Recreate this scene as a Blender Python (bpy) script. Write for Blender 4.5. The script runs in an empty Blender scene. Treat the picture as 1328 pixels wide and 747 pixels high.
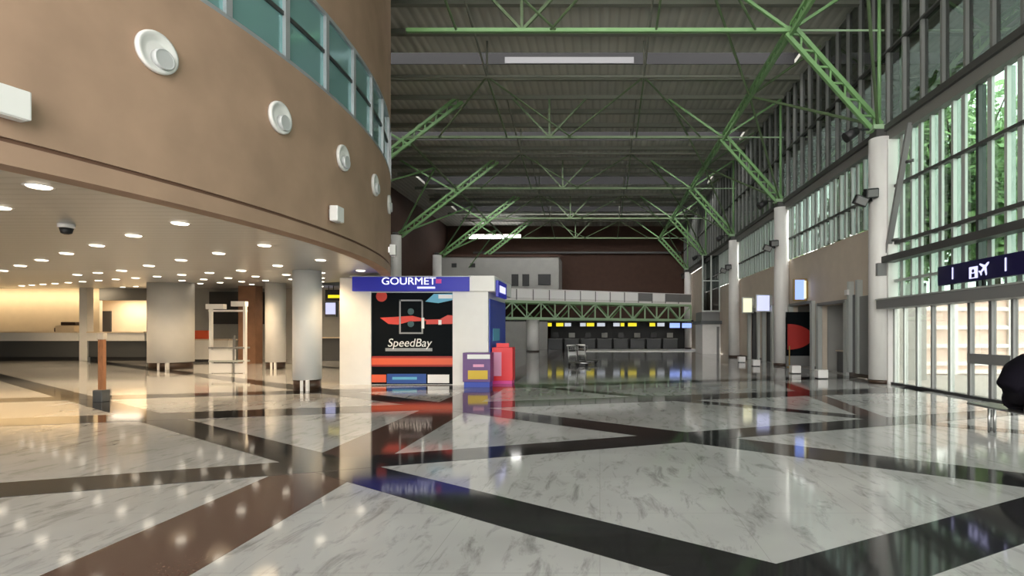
import bpy, bmesh, math, random
from mathutils import Vector, Matrix
C = bpy.context.scene.collection
PI = math.pi
rnd = random.Random(7)
F, CX, CY, EYE = 700.0, 778.0, 432.0, 1.6

# ------------------------------------------------------------------ materials
def nt(name):
    m = bpy.data.materials.new(name); m.use_nodes = True
    t = m.node_tree
    for n in list(t.nodes): t.nodes.remove(n)
    out = t.nodes.new('ShaderNodeOutputMaterial')
    return m, t, out
def pbr(name, col, rough=.5, metal=0.0, noise=0.0, scale=6.0, bump=0.0, spec=.5, emit=None, estr=0.0, stretch=(1,1,1), coat=0.0):
    m, t, out = nt(name)
    b = t.nodes.new('ShaderNodeBsdfPrincipled'); t.links.new(b.outputs[0], out.inputs[0])
    c = (*col, 1)
    b.inputs['Base Color'].default_value = c
    b.inputs['Roughness'].default_value = rough
    b.inputs['Metallic'].default_value = metal
    b.inputs['Specular IOR Level'].default_value = spec
    b.inputs['Coat Weight'].default_value = coat
    if emit:
        b.inputs['Emission Color'].default_value = (*emit, 1); b.inputs['Emission Strength'].default_value = estr
    if noise or bump:
        g = t.nodes.new('ShaderNodeNewGeometry')
        mp = t.nodes.new('ShaderNodeMapping'); mp.inputs['Scale'].default_value = stretch
        t.links.new(g.outputs['Position'], mp.inputs[0])
        n = t.nodes.new('ShaderNodeTexNoise'); n.inputs['Scale'].default_value = scale; n.inputs['Detail'].default_value = 5
        t.links.new(mp.outputs[0], n.inputs['Vector'])
        if noise:
            r = t.nodes.new('ShaderNodeValToRGB')
            r.color_ramp.elements[0].position = .3; r.color_ramp.elements[1].position = .7
            r.color_ramp.elements[0].color = (*[max(0, x*(1-noise)) for x in col], 1)
            r.color_ramp.elements[1].color = (*[min(1, x*(1+noise)) for x in col], 1)
            t.links.new(n.outputs[0], r.inputs[0]); t.links.new(r.outputs[0], b.inputs['Base Color'])
        if bump:
            bp = t.nodes.new('ShaderNodeBump'); bp.inputs['Strength'].default_value = bump; bp.inputs['Distance'].default_value = .02
            t.links.new(n.outputs[0], bp.inputs['Height']); t.links.new(bp.outputs[0], b.inputs['Normal'])
    return m
def glow(name, col, s):
    m, t, out = nt(name)
    e = t.nodes.new('ShaderNodeEmission'); e.inputs[0].default_value = (*col, 1); e.inputs[1].default_value = s
    t.links.new(e.outputs[0], out.inputs[0]); return m
def pane(name, tint, refl=.06, gcol=(1,1,1), rough=0.0):
    m, t, out = nt(name)
    tr = t.nodes.new('ShaderNodeBsdfTransparent'); tr.inputs[0].default_value = (*tint, 1)
    gl = t.nodes.new('ShaderNodeBsdfGlossy'); gl.inputs['Color'].default_value = (*gcol, 1); gl.inputs['Roughness'].default_value = rough
    lw = t.nodes.new('ShaderNodeLayerWeight'); lw.inputs[0].default_value = .35
    mr = t.nodes.new('ShaderNodeMapRange'); mr.inputs['To Min'].default_value = refl; mr.inputs['To Max'].default_value = .75
    pw = t.nodes.new('ShaderNodeMath'); pw.operation = 'POWER'; pw.inputs[1].default_value = 3.0
    t.links.new(lw.outputs['Facing'], pw.inputs[0]); t.links.new(pw.outputs[0], mr.inputs[0])
    mx = t.nodes.new('ShaderNodeMixShader')
    t.links.new(mr.outputs[0], mx.inputs[0]); t.links.new(tr.outputs[0], mx.inputs[1]); t.links.new(gl.outputs[0], mx.inputs[2])
    t.links.new(mx.outputs[0], out.inputs[0]); return m
def marble():
    m, t, out = nt('white_marble')
    b = t.nodes.new('ShaderNodeBsdfPrincipled'); t.links.new(b.outputs[0], out.inputs[0])
    g = t.nodes.new('ShaderNodeNewGeometry')
    # broad clouding
    n1 = t.nodes.new('ShaderNodeTexNoise'); n1.inputs['Scale'].default_value = .55; n1.inputs['Detail'].default_value = 3
    t.links.new(g.outputs['Position'], n1.inputs['Vector'])
    # short streaky dark veins running to the right and away
    mp = t.nodes.new('ShaderNodeMapping'); mp.inputs['Rotation'].default_value = (0, 0, -.6); mp.inputs['Scale'].default_value = (3.2, 1.0, 1)
    t.links.new(g.outputs['Position'], mp.inputs[0])
    n2 = t.nodes.new('ShaderNodeTexNoise'); n2.inputs['Scale'].default_value = 1.7; n2.inputs['Detail'].default_value = 7; n2.inputs['Roughness'].default_value = .68; n2.inputs['Distortion'].default_value = .6
    t.links.new(mp.outputs[0], n2.inputs['Vector'])
    r2 = t.nodes.new('ShaderNodeValToRGB'); e = r2.color_ramp.elements
    e[0].position = .30; e[0].color = (.40, .39, .385, 1); e[1].position = .48; e[1].color = (1, 1, 1, 1)
    t.links.new(n2.outputs[0], r2.inputs[0])
    r1 = t.nodes.new('ShaderNodeValToRGB'); e = r1.color_ramp.elements
    e[0].position = .3; e[0].color = (.375, .375, .375, 1); e[1].position = .7; e[1].color = (.52, .52, .525, 1)
    t.links.new(n1.outputs[0], r1.inputs[0])
    mx = t.nodes.new('ShaderNodeMixRGB'); mx.blend_type = 'MULTIPLY'; mx.inputs[0].default_value = .8
    t.links.new(r1.outputs[0], mx.inputs[1]); t.links.new(r2.outputs[0], mx.inputs[2])
    # slab joints
    br = t.nodes.new('ShaderNodeTexBrick'); br.offset = 0; br.inputs['Scale'].default_value = 1.0
    br.inputs['Mortar Size'].default_value = .003; br.inputs['Brick Width'].default_value = 1.2; br.inputs['Row Height'].default_value = 1.2
    br.inputs['Color1'].default_value = br.inputs['Color2'].default_value = (1, 1, 1, 1); br.inputs['Mortar'].default_value = (.8, .79, .78, 1)
    t.links.new(g.outputs['Position'], br.inputs['Vector'])
    m2 = t.nodes.new('ShaderNodeMixRGB'); m2.blend_type = 'MULTIPLY'; m2.inputs[0].default_value = 1
    t.links.new(mx.outputs[0], m2.inputs[1]); t.links.new(br.outputs[0], m2.inputs[2])
    t.links.new(m2.outputs[0], b.inputs['Base Color'])
    b.inputs['Roughness'].default_value = .07; b.inputs['Specular IOR Level'].default_value = .55
    return m
def granite(name, col, d):
    m = pbr(name, col, rough=.07, noise=d, scale=45, spec=.55); return m
def ribbed(name, col):
    m, t, out = nt(name)
    b = t.nodes.new('ShaderNodeBsdfPrincipled'); t.links.new(b.outputs[0], out.inputs[0])
    b.inputs['Roughness'].default_value = .55
    g = t.nodes.new('ShaderNodeNewGeometry'); w = t.nodes.new('ShaderNodeTexWave'); w.inputs['Scale'].default_value = .85; w.bands_direction = 'X'
    t.links.new(g.outputs['Position'], w.inputs['Vector'])
    r = t.nodes.new('ShaderNodeValToRGB'); r.color_ramp.elements[0].color = (*[x*.82 for x in col], 1); r.color_ramp.elements[1].color = (*col, 1)
    r.color_ramp.elements[0].position = .05; r.color_ramp.elements[1].position = .3
    t.links.new(w.outputs[0], r.inputs[0]); t.links.new(r.outputs[0], b.inputs['Base Color'])
    bp = t.nodes.new('ShaderNodeBump'); bp.inputs['Strength'].default_value = .6; bp.inputs['Distance'].default_value = .05
    t.links.new(w.outputs[0], bp.inputs['Height']); t.links.new(bp.outputs[0], b.inputs['Normal'])
    return m
def slatted(name, col):
    m = ribbed(name, col)
    for n in m.node_tree.nodes:
        if n.type == 'TEX_WAVE': n.inputs['Scale'].default_value = 1.3; n.bands_direction = 'Y'
        if n.type == 'BSDF_PRINCIPLED': n.inputs['Roughness'].default_value = .30; n.inputs['Metallic'].default_value = .45
        if n.type == 'BUMP': n.inputs['Strength'].default_value = .03
    return m
def leafy(name, a, b_):
    m, t, out = nt(name)
    b = t.nodes.new('ShaderNodeBsdfPrincipled'); t.links.new(b.outputs[0], out.inputs[0]); b.inputs['Roughness'].default_value = .6
    o = t.nodes.new('ShaderNodeNewGeometry'); r = t.nodes.new('ShaderNodeValToRGB')
    r.color_ramp.elements[0].color = (*a, 1); r.color_ramp.elements[1].color = (*b_, 1)
    t.links.new(o.outputs['Random Per Island'], r.inputs[0]); t.links.new(r.outputs[0], b.inputs['Base Color']); return m

M = {}
M['marble'] = marble()
M['black_granite'] = granite('black_granite', (.022, .022, .023), .5)
M['brown_granite'] = granite('brown_granite', (.095, .052, .042), .4)
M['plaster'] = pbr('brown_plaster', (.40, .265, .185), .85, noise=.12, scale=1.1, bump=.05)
M['plaster_dark'] = pbr('brown_plaster_joint', (.16, .085, .055), .9)
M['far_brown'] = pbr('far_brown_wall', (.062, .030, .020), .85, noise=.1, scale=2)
M['white'] = pbr('white_paint', (.78, .77, .75), .45, noise=.02, scale=3)
M['bright_white'] = pbr('bright_white_panel', (.93, .93, .92), .5)
M['white_gloss'] = pbr('white_gloss', (.8, .79, .78), .25)
M['cream'] = pbr('cream_wall', (.72, .60, .43), .7, noise=.03, scale=2)
M['beige'] = pbr('beige_wall', (.60, .52, .43), .75, noise=.05, scale=1.5)
M['grey_wall'] = pbr('grey_wall', (.36, .36, .34), .7, noise=.05, scale=1.5)
M['mid_grey'] = pbr('mid_grey_panel', (.20, .20, .20), .45)
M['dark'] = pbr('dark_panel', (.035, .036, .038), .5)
M['counter_dark'] = pbr('dark_counter_front', (.075, .08, .085), .45)
M['black'] = pbr('black_metal', (.012, .012, .014), .45)
M['skirting'] = pbr('dark_brown_skirting', (.05, .028, .018), .3)
M['steel'] = pbr('brushed_steel', (.55, .55, .55), .3, metal=1)
M['green'] = pbr('green_painted_steel', (.185, .36, .145), .42, noise=.06, scale=4)
M['olive'] = pbr('olive_green_steel', (.115, .175, .085), .5, noise=.06, scale=4)
M['green_light'] = pbr('pale_green_steel', (.36, .52, .33), .42)
M['grey_steel'] = pbr('dark_grey_steel', (.07, .07, .068), .45)
M['fin'] = pbr('pale_grey_aluminium', (.50, .53, .51), .38, metal=.25)
M['fin_grey'] = pbr('mid_grey_aluminium', (.24, .25, .24), .45, metal=.2)
M['fin_dark'] = pbr('charcoal_aluminium', (.045, .05, .05), .4)
M['roof'] = ribbed('ribbed_roof_sheet', (.55, .55, .495))
M['purlin'] = pbr('olive_grey_purlin', (.19, .20, .165), .6)
M['soffit'] = slatted('metal_slat_soffit', (.34, .345, .35))
M['glass'] = pane('clear_window_glass', (.38, .46, .42), .06)
M['glass_hi'] = pane('grey_window_glass', (.10, .115, .108), .14)
M['monitor'] = pbr('grey_monitor_lining', (.020, .020, .021), .8, spec=.1)
M['painted_lit_strip'] = pbr('lit_strip_grey', (.09, .09, .095), .7)
M['glass_side'] = pane('clerestory_glass', (.24, .29, .27), .10)
M['glass_clear'] = pane('monitor_glass', (.95, .95, .95), .04)
M['glass_rear'] = pane('tinted_rear_glass', (.80, .80, .79), .06)
M['glass_roof'] = pane('added_rooflight_glass', (.26, .26, .26), .1)  # glazing of the added, unseen fill-light openings
M['glass_door'] = pane('door_glass', (.55, .57, .55), .04)
M['teal'] = pbr('reflective_teal_glass', (.30, .56, .57), .10, metal=.5)
M['alu'] = pbr('silver_window_frame', (.45, .47, .50), .35, metal=.4)
M['skylight'] = pbr('white_skylight_sheet', (.85, .86, .88), .4)
M['lamp'] = glow('downlight_lens', (1.0, .88, .70), 1.7)
M['blue'] = pbr('blue_sign_face', (.012, .014, .25), .4, emit=(.02, .03, .55), estr=.08)
M['blue_panel'] = pbr('blue_panel', (.025, .06, .42), .4)
M['navy'] = pbr('navy_sign_face', (.012, .010, .06), .3)
M['letters'] = glow('lit_white_letters', (.85, .85, 1.0), .5)
M['lavender_letters'] = glow('lit_lavender_letters', (.62, .62, 1.0), .45)
M['print_white'] = pbr('printed_white', (.8, .8, .8), .5)
M['print_grey'] = pbr('printed_grey', (.3, .31, .33), .5)
M['print_black'] = pbr('printed_black', (.004, .006, .008), .8, spec=.1)
M['print_red'] = pbr('printed_red', (.62, .05, .035), .4)
M['print_orange'] = pbr('printed_orange', (.72, .11, .04), .4)
M['print_blue'] = pbr('printed_blue', (.015, .07, .30), .4)
M['print_cyan'] = pbr('printed_cyan', (.12, .42, .62), .4)
M['print_teal'] = pbr('printed_dark_teal', (.03, .09, .10), .4)
M['print_pink'] = pbr('printed_pink', (.72, .32, .50), .4)
M['print_magenta'] = pbr('printed_magenta', (.7, .05, .3), .4)
M['purple'] = pbr('purple_panel', (.12, .045, .19), .4)
M['yellow'] = pbr('yellow_panel', (.62, .42, .02), .4)
M['red'] = pbr('red_panel', (.75, .02, .03), .4)
M['dark_red'] = pbr('dark_red_panel', (.30, .018, .014), .5, emit=(.5, .03, .02), estr=.02)
M['yellow_sign'] = pbr('yellow_sign', (.7, .55, .02), .4, emit=(.9, .75, .02), estr=.3)
M['white_sign'] = pbr('white_sign', (.5, .52, .55), .4, emit=(.8, .85, .95), estr=.2)
M['screen_blue'] = pbr('blue_screen', (.1, .15, .5), .2, emit=(.30, .42, 1.0), estr=.4)
M['screen_lilac'] = pbr('lilac_screen', (.3, .3, .5), .2, emit=(.62, .66, 1.0), estr=.3)
M['screen_cream'] = pbr('cream_light_box', (.5, .5, .3), .2, emit=(1.0, .95, .62), estr=.3)
M['gold'] = pbr('ochre_frame', (.30, .20, .06), .4)
M['wood'] = pbr('orange_wood', (.34, .15, .07), .5, noise=.2, scale=9, stretch=(6, 6, 1))
M['brown_pier'] = pbr('brown_pier', (.20, .10, .055), .6, noise=.1, scale=3)
M['out_wall'] = pbr('outside_pink_block', (.78, .62, .53), .8, noise=.08, scale=2)
M['out_band'] = pbr('outside_white_band', (.85, .83, .80), .7)
M['paving'] = pbr('outside_paving', (.42, .40, .37), .8, noise=.1, scale=3)
M['leaf'] = leafy('green_leaves', (.14, .25, .09), (.42, .58, .26))
M['bark'] = pbr('bark', (.11, .075, .05), .9, noise=.3, scale=8)
M['jacket'] = pbr('dark_plum_jacket', (.004, .003, .007), .9, spec=.15, noise=.3, scale=14, bump=.3)
M['trousers'] = pbr('black_trousers', (.006, .005, .008), .9, spec=.15)
M['skin'] = pbr('skin', (.22, .11, .07), .55)
M['hair'] = pbr('black_hair', (.008, .007, .006), .7)
M['shoe'] = pbr('black_shoe', (.015, .015, .015), .4)

# ------------------------------------------------------------------ mesh builder
class MB:
    def __init__(s): s.bm = bmesh.new(); s.slots = []; s.cur = 0
    def mat(s, m):
        if m not in s.slots: s.slots.append(m)
        s.cur = s.slots.index(m); return s
    def _fin(s, vs, smooth=False):
        fs = {f for v in vs for f in v.link_faces}
        for f in fs: f.material_index = s.cur; f.smooth = smooth
        return s
    def box(s, x0, x1, y0, y1, z0, z1, bev=0):
        r = bmesh.ops.create_cube(s.bm, size=1, matrix=Matrix.Translation(((x0+x1)/2, (y0+y1)/2, (z0+z1)/2)) @ Matrix.Diagonal((abs(x1-x0), abs(y1-y0), abs(z1-z0), 1)))
        vs = r['verts']
        if bev:
            es = list({e for v in vs for e in v.link_edges})
            q = bmesh.ops.bevel(s.bm, geom=es, offset=bev, segments=2, affect='EDGES', profile=.5)
            vs = q['verts'] + [v for v in vs if v.is_valid]
        return s._fin(vs)
    def tube(s, a, b, r, n=8, r2=None):
        a, b = Vector(a), Vector(b); d = b - a; L = d.length
        mt = Matrix.Translation((a+b)/2) @ d.to_track_quat('Z', 'Y').to_matrix().to_4x4()
        q = bmesh.ops.create_cone(s.bm, cap_ends=True, segments=n, radius1=r, radius2=r if r2 is None else r2, depth=L, matrix=mt)
        vs = q['verts']
        fs = {f for v in vs for f in v.link_faces}
        for f in fs: f.material_index = s.cur; f.smooth = len(f.verts) == 4 and n > 6
        return s
    def bar(s, a, b, w, h=None):
        a, b = Vector(a), Vector(b); d = b - a; h = h or w
        mt = Matrix.Translation((a+b)/2) @ d.to_track_quat('Y', 'Z').to_matrix().to_4x4() @ Matrix.Diagonal((w, d.length, h, 1))
        q = bmesh.ops.create_cube(s.bm, size=1, matrix=mt); return s._fin(q['verts'])
    def lathe(s, c, prof, n=32, axis='Z', closed=False):
        c = Vector(c); rings = []
        for (r, h) in prof:
            ring = []
            for k in range(n):
                a = 2*PI*k/n
                p = Vector((r*math.cos(a), r*math.sin(a), h))
                if axis == 'Y': p = Vector((p.x, p.z, p.y))
                if axis == 'X': p = Vector((p.z, p.x, p.y))
                ring.append(s.bm.verts.new(c + p))
            rings.append(ring)
        for i in range(len(rings)-1):
            for k in range(n):
                f = s.bm.faces.new((rings[i][k], rings[i][(k+1) % n], rings[i+1][(k+1) % n], rings[i+1][k])); f.material_index = s.cur; f.smooth = True
        for ring in (rings[0], rings[-1]):
            f = s.bm.faces.new(ring); f.material_index = s.cur
        return s
    def face(s, pts):
        f = s.bm.faces.new([s.bm.verts.new(p) for p in pts]); f.material_index = s.cur; return s
    def prism(s, pts, d):
        """polygon pts extruded by vector d"""
        d = Vector(d); lo = [s.bm.verts.new(p) for p in pts]; hi = [s.bm.verts.new(Vector(p)+d) for p in pts]
        n = len(pts); fs = [s.bm.faces.new(lo), s.bm.faces.new(hi[::-1])]
        for k in range(n): fs.append(s.bm.faces.new((lo[k], hi[k], hi[(k+1) % n], lo[(k+1) % n])))
        for f in fs: f.material_index = s.cur
        return s
    def build(s, name, mat=None, parent=None, tf=None):
        bmesh.ops.recalc_face_normals(s.bm, faces=s.bm.faces)
        if tf is not None: s.bm.transform(tf)
        me = bpy.data.meshes.new(name)
        s.bm.to_mesh(me); s.bm.free()
        for m in ([mat] if mat is not None else s.slots): me.materials.append(m)
        o = bpy.data.objects.new(name, me); C.objects.link(o)
        if parent is not None:
            o.parent = parent
            o.matrix_parent_inverse = Matrix.Translation(parent.location).inverted() if parent.type == 'EMPTY' else Matrix()
        return o
def tag(o, label, cat, group=None, kind=None):
    o['label'] = label; o['category'] = cat
    if group: o['group'] = group
    if kind: o['kind'] = kind
    return o
def thing(name, label, cat, loc=(0, 0, 0), group=None):
    o = bpy.data.objects.new(name, None); C.objects.link(o); o.location = loc; o.empty_display_size = .2
    return tag(o, label, cat, group)
def struct(o, label, cat):
    o['kind'] = 'structure'; o['label'] = label; o['category'] = cat; return o
def text(body, size, loc, rot, mat, parent, name='lettering', ext=.004, align='CENTER', shear=0, sx=1):
    cu = bpy.data.curves.new(name, 'FONT'); cu.body = body; cu.size = size; cu.extrude = ext; cu.align_x = align; cu.align_y = 'CENTER'; cu.shear = shear
    tmp = bpy.data.objects.new(name, cu); C.objects.link(tmp)
    bpy.context.view_layer.update()
    me = bpy.data.meshes.new_from_object(tmp.evaluated_get(bpy.context.evaluated_depsgraph_get()))
    bpy.data.objects.remove(tmp); bpy.data.curves.remove(cu)
    me.materials.clear(); me.materials.append(mat)
    o = bpy.data.objects.new(name, me); C.objects.link(o)
    o.location = loc; o.rotation_euler = rot; o.scale = (sx, 1, 1)
    o.parent = parent; o.matrix_parent_inverse = Matrix.Translation(parent.location).inverted()
    return o
def ground(px, py):
    Y = F*EYE/(py-CY); return Vector(((px-CX)*Y/F, Y, 0))
def copy_tree(o, parent=None):
    c = o.copy(); C.objects.link(c)
    if parent is not None: c.parent = parent
    for ch in list(o.children): copy_tree(ch, c)
    return c
ORD = ['nearest', 'second nearest', 'third nearest', 'fourth nearest', 'fifth nearest', 'sixth nearest', 'seventh nearest', 'eighth nearest', 'ninth nearest', 'tenth nearest']

# ------------------------------------------------------------------ floor
XL, XR, YB, YF, ZR = -46.0, 9.3, -12.0, 62.0, 13.5
b = MB().mat(M['marble'])
b.box(XL, XR, YB, YF, -.12, 0)
def line_pts(p, q):
    a, c = ground(*p), ground(*q); d = (c-a).normalized(); return a, d
def inlay(e1, e2, m, z, m_mid=False, ylo=YB):
    (a, d), (c, e) = line_pts(*e1), line_pts(*e2)
    def clip(p, d):
        lo, hi = -1e3, 1e3
        for k, (mn, mx) in enumerate(((XL, XR-.02), (ylo, YF))):
            if abs(d[k]) < 1e-6: continue
            u, v = sorted(((mn-p[k])/d[k], (mx-p[k])/d[k])); lo, hi = max(lo, u), min(hi, v)
        return p+d*lo, p+d*hi
    if d.dot(e) < 0: e = -e
    g1, g2 = ground(*e1[1]), ground(*e2[1])
    a, c = (a+g1)/2 if m_mid else a, (c+g2)/2 if m_mid else c
    d = e = (d+e).normalized()
    A, B = clip(a, d); D, E = clip(c, e)
    b.mat(m).prism([Vector((p.x, p.y, z)) for p in (A, B, E, D)], (0, 0, -.03-z))
BK, BR = M['black_granite'], M['brown_granite']
inlay(((449.5, 625.5), (380, 666.5)), ((331.5, 625), (57.5, 745)), BR, .0012)
inlay(((1103, 535), (1021, 502)), ((1124, 532), (1034, 502)), BR, .0012, False, 9.8)
inlay(((664, 647.5), (996, 727)), ((664, 687), (866, 747)), BK, .0022)           # first long diagonal
inlay(((942, 567), (1170, 597)), ((900, 575), (1185, 610)), BK, .0022)
inlay(((900, 519), (1085, 536)), ((880, 520.5), (1085, 540)), BK, .0022)
inlay(((0, 626.5), (829, 565)), ((0, 645.7), (829, 578.7)), BK, .0032)           # crossing diagonals
inlay(((1013, 730), (1288.5, 656)), ((1213.5, 745), (1327.5, 705)), BK, .0032)
inlay(((0, 543), (332, 532)), ((0, 553), (332, 540)), BK, .0032)
inlay(((330, 508), (640, 500)), ((330, 512.5), (640, 503.5)), BK, .0032)
floor = struct(b.build('floor'), 'polished white marble floor with dark diagonal inlaid bands', 'floor')

# ------------------------------------------------------------------ roof
b = MB().mat(M['roof'])
FR = [7.85, 17.3, 26.75, 36.2, 45.65, 55.1]
SK = [13.9, 23.4, 32.6, 42.0, 51.4]            # skylight slots
xs0, xs1 = -4.6, 1.4
OV = 13.0                                      # edge of the eaves overhang
lights = [(-9.5, -6.5), (-3.5, .5), (3.5, 8.5)]    # unseen rooflight openings added to let more daylight into the near hall
y = YB
for (la, lb) in lights:
    b.box(XL, OV, y, la, ZR, ZR+.18); b.box(XL, -3, la, lb, ZR, ZR+.18); b.box(7, OV, la, lb, ZR, ZR+.18); y = lb
xs0, xs1, MH = -14.0, 8.6, 2.0
MWS = dict(zip(SK, (.5, .5, .7, 1.2, 1.4)))
for sk in SK:
    MW = MWS[sk]
    b.box(XL, OV, y, sk-MW, ZR, ZR+.18); b.box(XL, xs0, sk-MW, sk+MW, ZR, ZR+.18); b.box(xs1, OV, sk-MW, sk+MW, ZR, ZR+.18)
    y = sk+MW
b.box(XL, OV, y, YF, ZR, ZR+.18)
struct(b.build('ceiling'), 'dark grey ribbed metal roof above the hall', 'ceiling')
for i, sk in enumerate(SK):
    MW = MWS[sk]
    t = bpy.data.objects.new('window_%d' % (20+i), None); C.objects.link(t); t.location = (-1.6, sk, ZR+.2); struct(t, 'narrow roof monitor strip across the roof, %s one' % ORD[i], 'window')
    m = MB(); m.box(xs0, xs1, sk-MW-.06, sk+MW+.16, ZR+MH, ZR+MH+.08); m.box(xs0-.1, xs0, sk-MW, sk+MW, ZR+.18, ZR+MH); m.box(xs1, xs1+.1, sk-MW, sk+MW, ZR+.18, ZR+MH)
    m.box(xs0, xs1, sk+MW+.02, sk+MW+.1, ZR+.18, ZR+MH); m.box(xs0, xs1, sk+MW-.04, sk+MW-.004, ZR-.01, ZR+MH); m.build('skylight_frame', M['monitor'], t)
    MB().box(xs0, xs1, sk-MW-.05, sk-MW-.03, ZR+.18, ZR+MH).build('skylight_pane', M['glass_clear'], t)
    if i == 1: MB().box(-4.2, 1.5, sk+MW-.06, sk+MW-.045, ZR+.02, ZR+.3).build('painted_lit_strip', M['painted_lit_strip'], t)  # paler strip stands in for the brightly lit stretch of the far lining
for i, (la, lb) in enumerate(lights):
    struct(MB().box(-3, 7, la, lb, ZR+.1, ZR+.12).build('window_%d' % (8+i), M['glass_roof']), 'unseen rooflight added over the rear of the hall for fill light', 'window')
# purlins
yy = []
for i in range(len(FR)-1):
    for k in range(1, 5): yy.append(FR[i] + k*9.45/5.0)
yy = [v for v in yy if all(abs(v-s) > MWS[s]+.15 for s in SK)]
for i, v in enumerate(yy):
    p = MB(); p.box(-15, 9.2, v-.04, v+.04, ZR-.24, ZR-.021); p.box(-15, 9.2, v-.1, v+.1, ZR-.26, ZR-.24)
    tag(p.build('purlin', M['purlin']), 'dark steel purlin running across under the ribbed roof', 'purlin', 'roof purlins')

# ------------------------------------------------------------------ trusses
def laced(bmx, a, b, gap, r, axis):
    """two chords joined by zigzag lacing"""
    a, b = Vector(a), Vector(b); d = b-a; L = d.length; u = d.normalized(); w = Vector(axis).cross(u).normalized()*gap/2
    bmx.bar(a+w, b+w, r*2); bmx.bar(a-w, b-w, r*2)
    n = max(3, int(L/(gap*1.0)))
    for k in range(n):
        s = 1 if k % 2 else -1
        bmx.bar(a+d*(k/n)+w*s, a+d*((k+1)/n)-w*s, r*.9)
GR = M['green']
for i, Y in enumerate(FR):
    t = thing('roof_truss', 'green steel truss spanning the hall under the roof, %s one' % ORD[i], 'truss', (0, Y, 11.3), 'green roof trusses')
    nd = (6.1, Y, 11.3)
    m = MB(); laced(m, (8.9, Y, 8.17), nd, .34, .065, (0, 1, 0)); m.build('strut', GR, t)
    xl = (-4.9, -6.2)[i] if i < 2 else -9.8
    MB().bar((xl, Y, 11.3), nd, .12).build('bottom_chord', GR if i < 1 or i == 1 else M['olive'], t)
    MB().tube((6.1, Y, 11.3), (9.1, Y, 11.3), .035, 6).build('tie_rod', M['green_light'], t)
    MB().bar((-14, Y, 13.28), (9.1, Y, 13.28), .14, .2).build('top_chord', M['purlin'], t)
    MB().tube((8.95, Y, 8.15), (8.95, Y, 13.2), .06, 8).build('post', GR, t)
    for (x0, x1) in ((6.1, 9.0), (6.1, 3.4), (-2.5, -4.3), (-2.5, -.7), (-2.5, -2.5)):
        MB().bar((x0, Y, 11.3), (x1, Y, 13.2), .09).build('brace', GR if x0 > 6 else M['olive'], t)
    if i > 1: m = MB(); laced(m, (-13.4, Y, 8.17), (-6.9, Y, 13.2), .34, .065, (0, 1, 0)); m.build('strut', GR, t)
    if i > 1: MB().bar((-13.4, Y, 13.2), (-9.4, Y, 10.9), .11).build('brace', GR, t)
    m = MB(); m.box(8.65, 9.15, Y-.25, Y+.25, 8.06, 8.2); m.build('bearing_plate', M['green_light'], t)
for i in range(len(FR)-1):
    Y0, Y1 = FR[i], FR[i+1]; Ym = Y0+4.7
    t = thing('roof_bracing', 'green tubular bracing between roof trusses, %s bay' % ORD[i], 'bracing', (0, Ym, 12), 'bracing between the trusses')
    MB().bar(((-5.0, -11, -13, -13, -13)[i], Ym, 12.05), (6.1, Ym, 12.05), .10).build('cross_beam', M['purlin'], t)
    for xa in (-4.6, 1.8):
        for q in ((xa, Y0, 13.2), (xa-3.4, Y1, 11.3), (xa, Y1, 11.3), (xa+3.2, Y1, 11.3)):
            MB().tube((xa, Ym, 12.05), q, .04, 6).build('brace', M['olive'] if q[1] == Y1 else M['purlin'], t)
        MB().tube((xa, Ym, 12.05), (xa, Ym, 13.5), .045, 6).build('hanger', M['purlin'], t)
    for q in ((8.9, Y0, 8.25), (8.9, Y1, 8.25), (3.4, Y0, 13.2), (9.0, Ym, 13.3)):
        MB().tube((6.1, Ym, 11.25), q, .05, 6).build('brace', M['olive'], t)
    for q in ((-13.4, Y0, 8.25), (-13.4, Y1, 8.25))[2 if i == 0 else 1 if i == 1 else 0:]:
        MB().tube((-9.6, Ym, 11.25), q, .055, 6).build('brace', GR, t)
    m = MB(); laced(m, (6.1, Y0+.1, 11.3), (6.1, Y1-.1, 11.3), .30, .055, (1, 0, 0)); m.build('long_chord', GR, t)
    if i > 1: MB().bar((-9.6, Y0+.1, 11.25), (-9.6, Y1-.1, 11.25), .10).build('long_chord', M['olive'], t)

# ------------------------------------------------------------------ right side
# columns
for i, Y in enumerate(FR):
    if i == 0: continue
    t = thing('column', 'round white column standing against the right wall, %s one' % ORD[i-1], 'column', (9.0, Y, 0), 'white columns along the right wall')
    MB().lathe((9.0, Y, 0), [(.36, .12), (.36, 7.8)], 32).build('shaft', M['white'], t)
    MB().lathe((9.0, Y, 0), [(.38, 0), (.38, .12)], 32).build('base_ring', M['skirting'], t)
    MB().box(8.75, 9.2, Y-.22, Y+.22, 7.8, 8.06).build('corbel', M['grey_steel'], t)
def flood(x, Y, z, lab, group):
    t = thing('floodlight', lab, 'light', (x, Y, z), group)
    m = MB(); m.bar((x+.18, Y, z), (x-.25, Y, z), .05); m.box(x+.15, x+.185, Y-.1, Y+.1, z-.12, z+.12); m.bar((x-.05, Y, z-.2), (x-.05, Y, z+.2), .05); m.build('bracket', M['black'], t)
    for (dx, dz, an) in ((-.25, -.14, .35), (.08, .1, -.1)):
        q = MB(); q.box(-.20, .20, -.12, .12, -.15, .15, .03)
        lh = q.build('lamp_head', M['black'], t, Matrix.Translation((x+dx, Y-.22, z+dz)) @ Matrix.Rotation(an, 4, 'Y') @ Matrix.Rotation(.25, 4, 'X'))
        q = MB(); q.box(-.16, .16, -.135, -.12, -.11, .11)
        q.build('lens', M['mid_grey'], lh, Matrix.Translation((x+dx, Y-.22, z+dz)) @ Matrix.Rotation(an, 4, 'Y') @ Matrix.Rotation(.25, 4, 'X'))
for i, Y in enumerate(FR[1:4]):
    flood(8.45, Y-.1, 5.9, 'black twin floodlight bracketed to the %s right column' % ORD[i], 'floodlights on the right columns')
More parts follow.
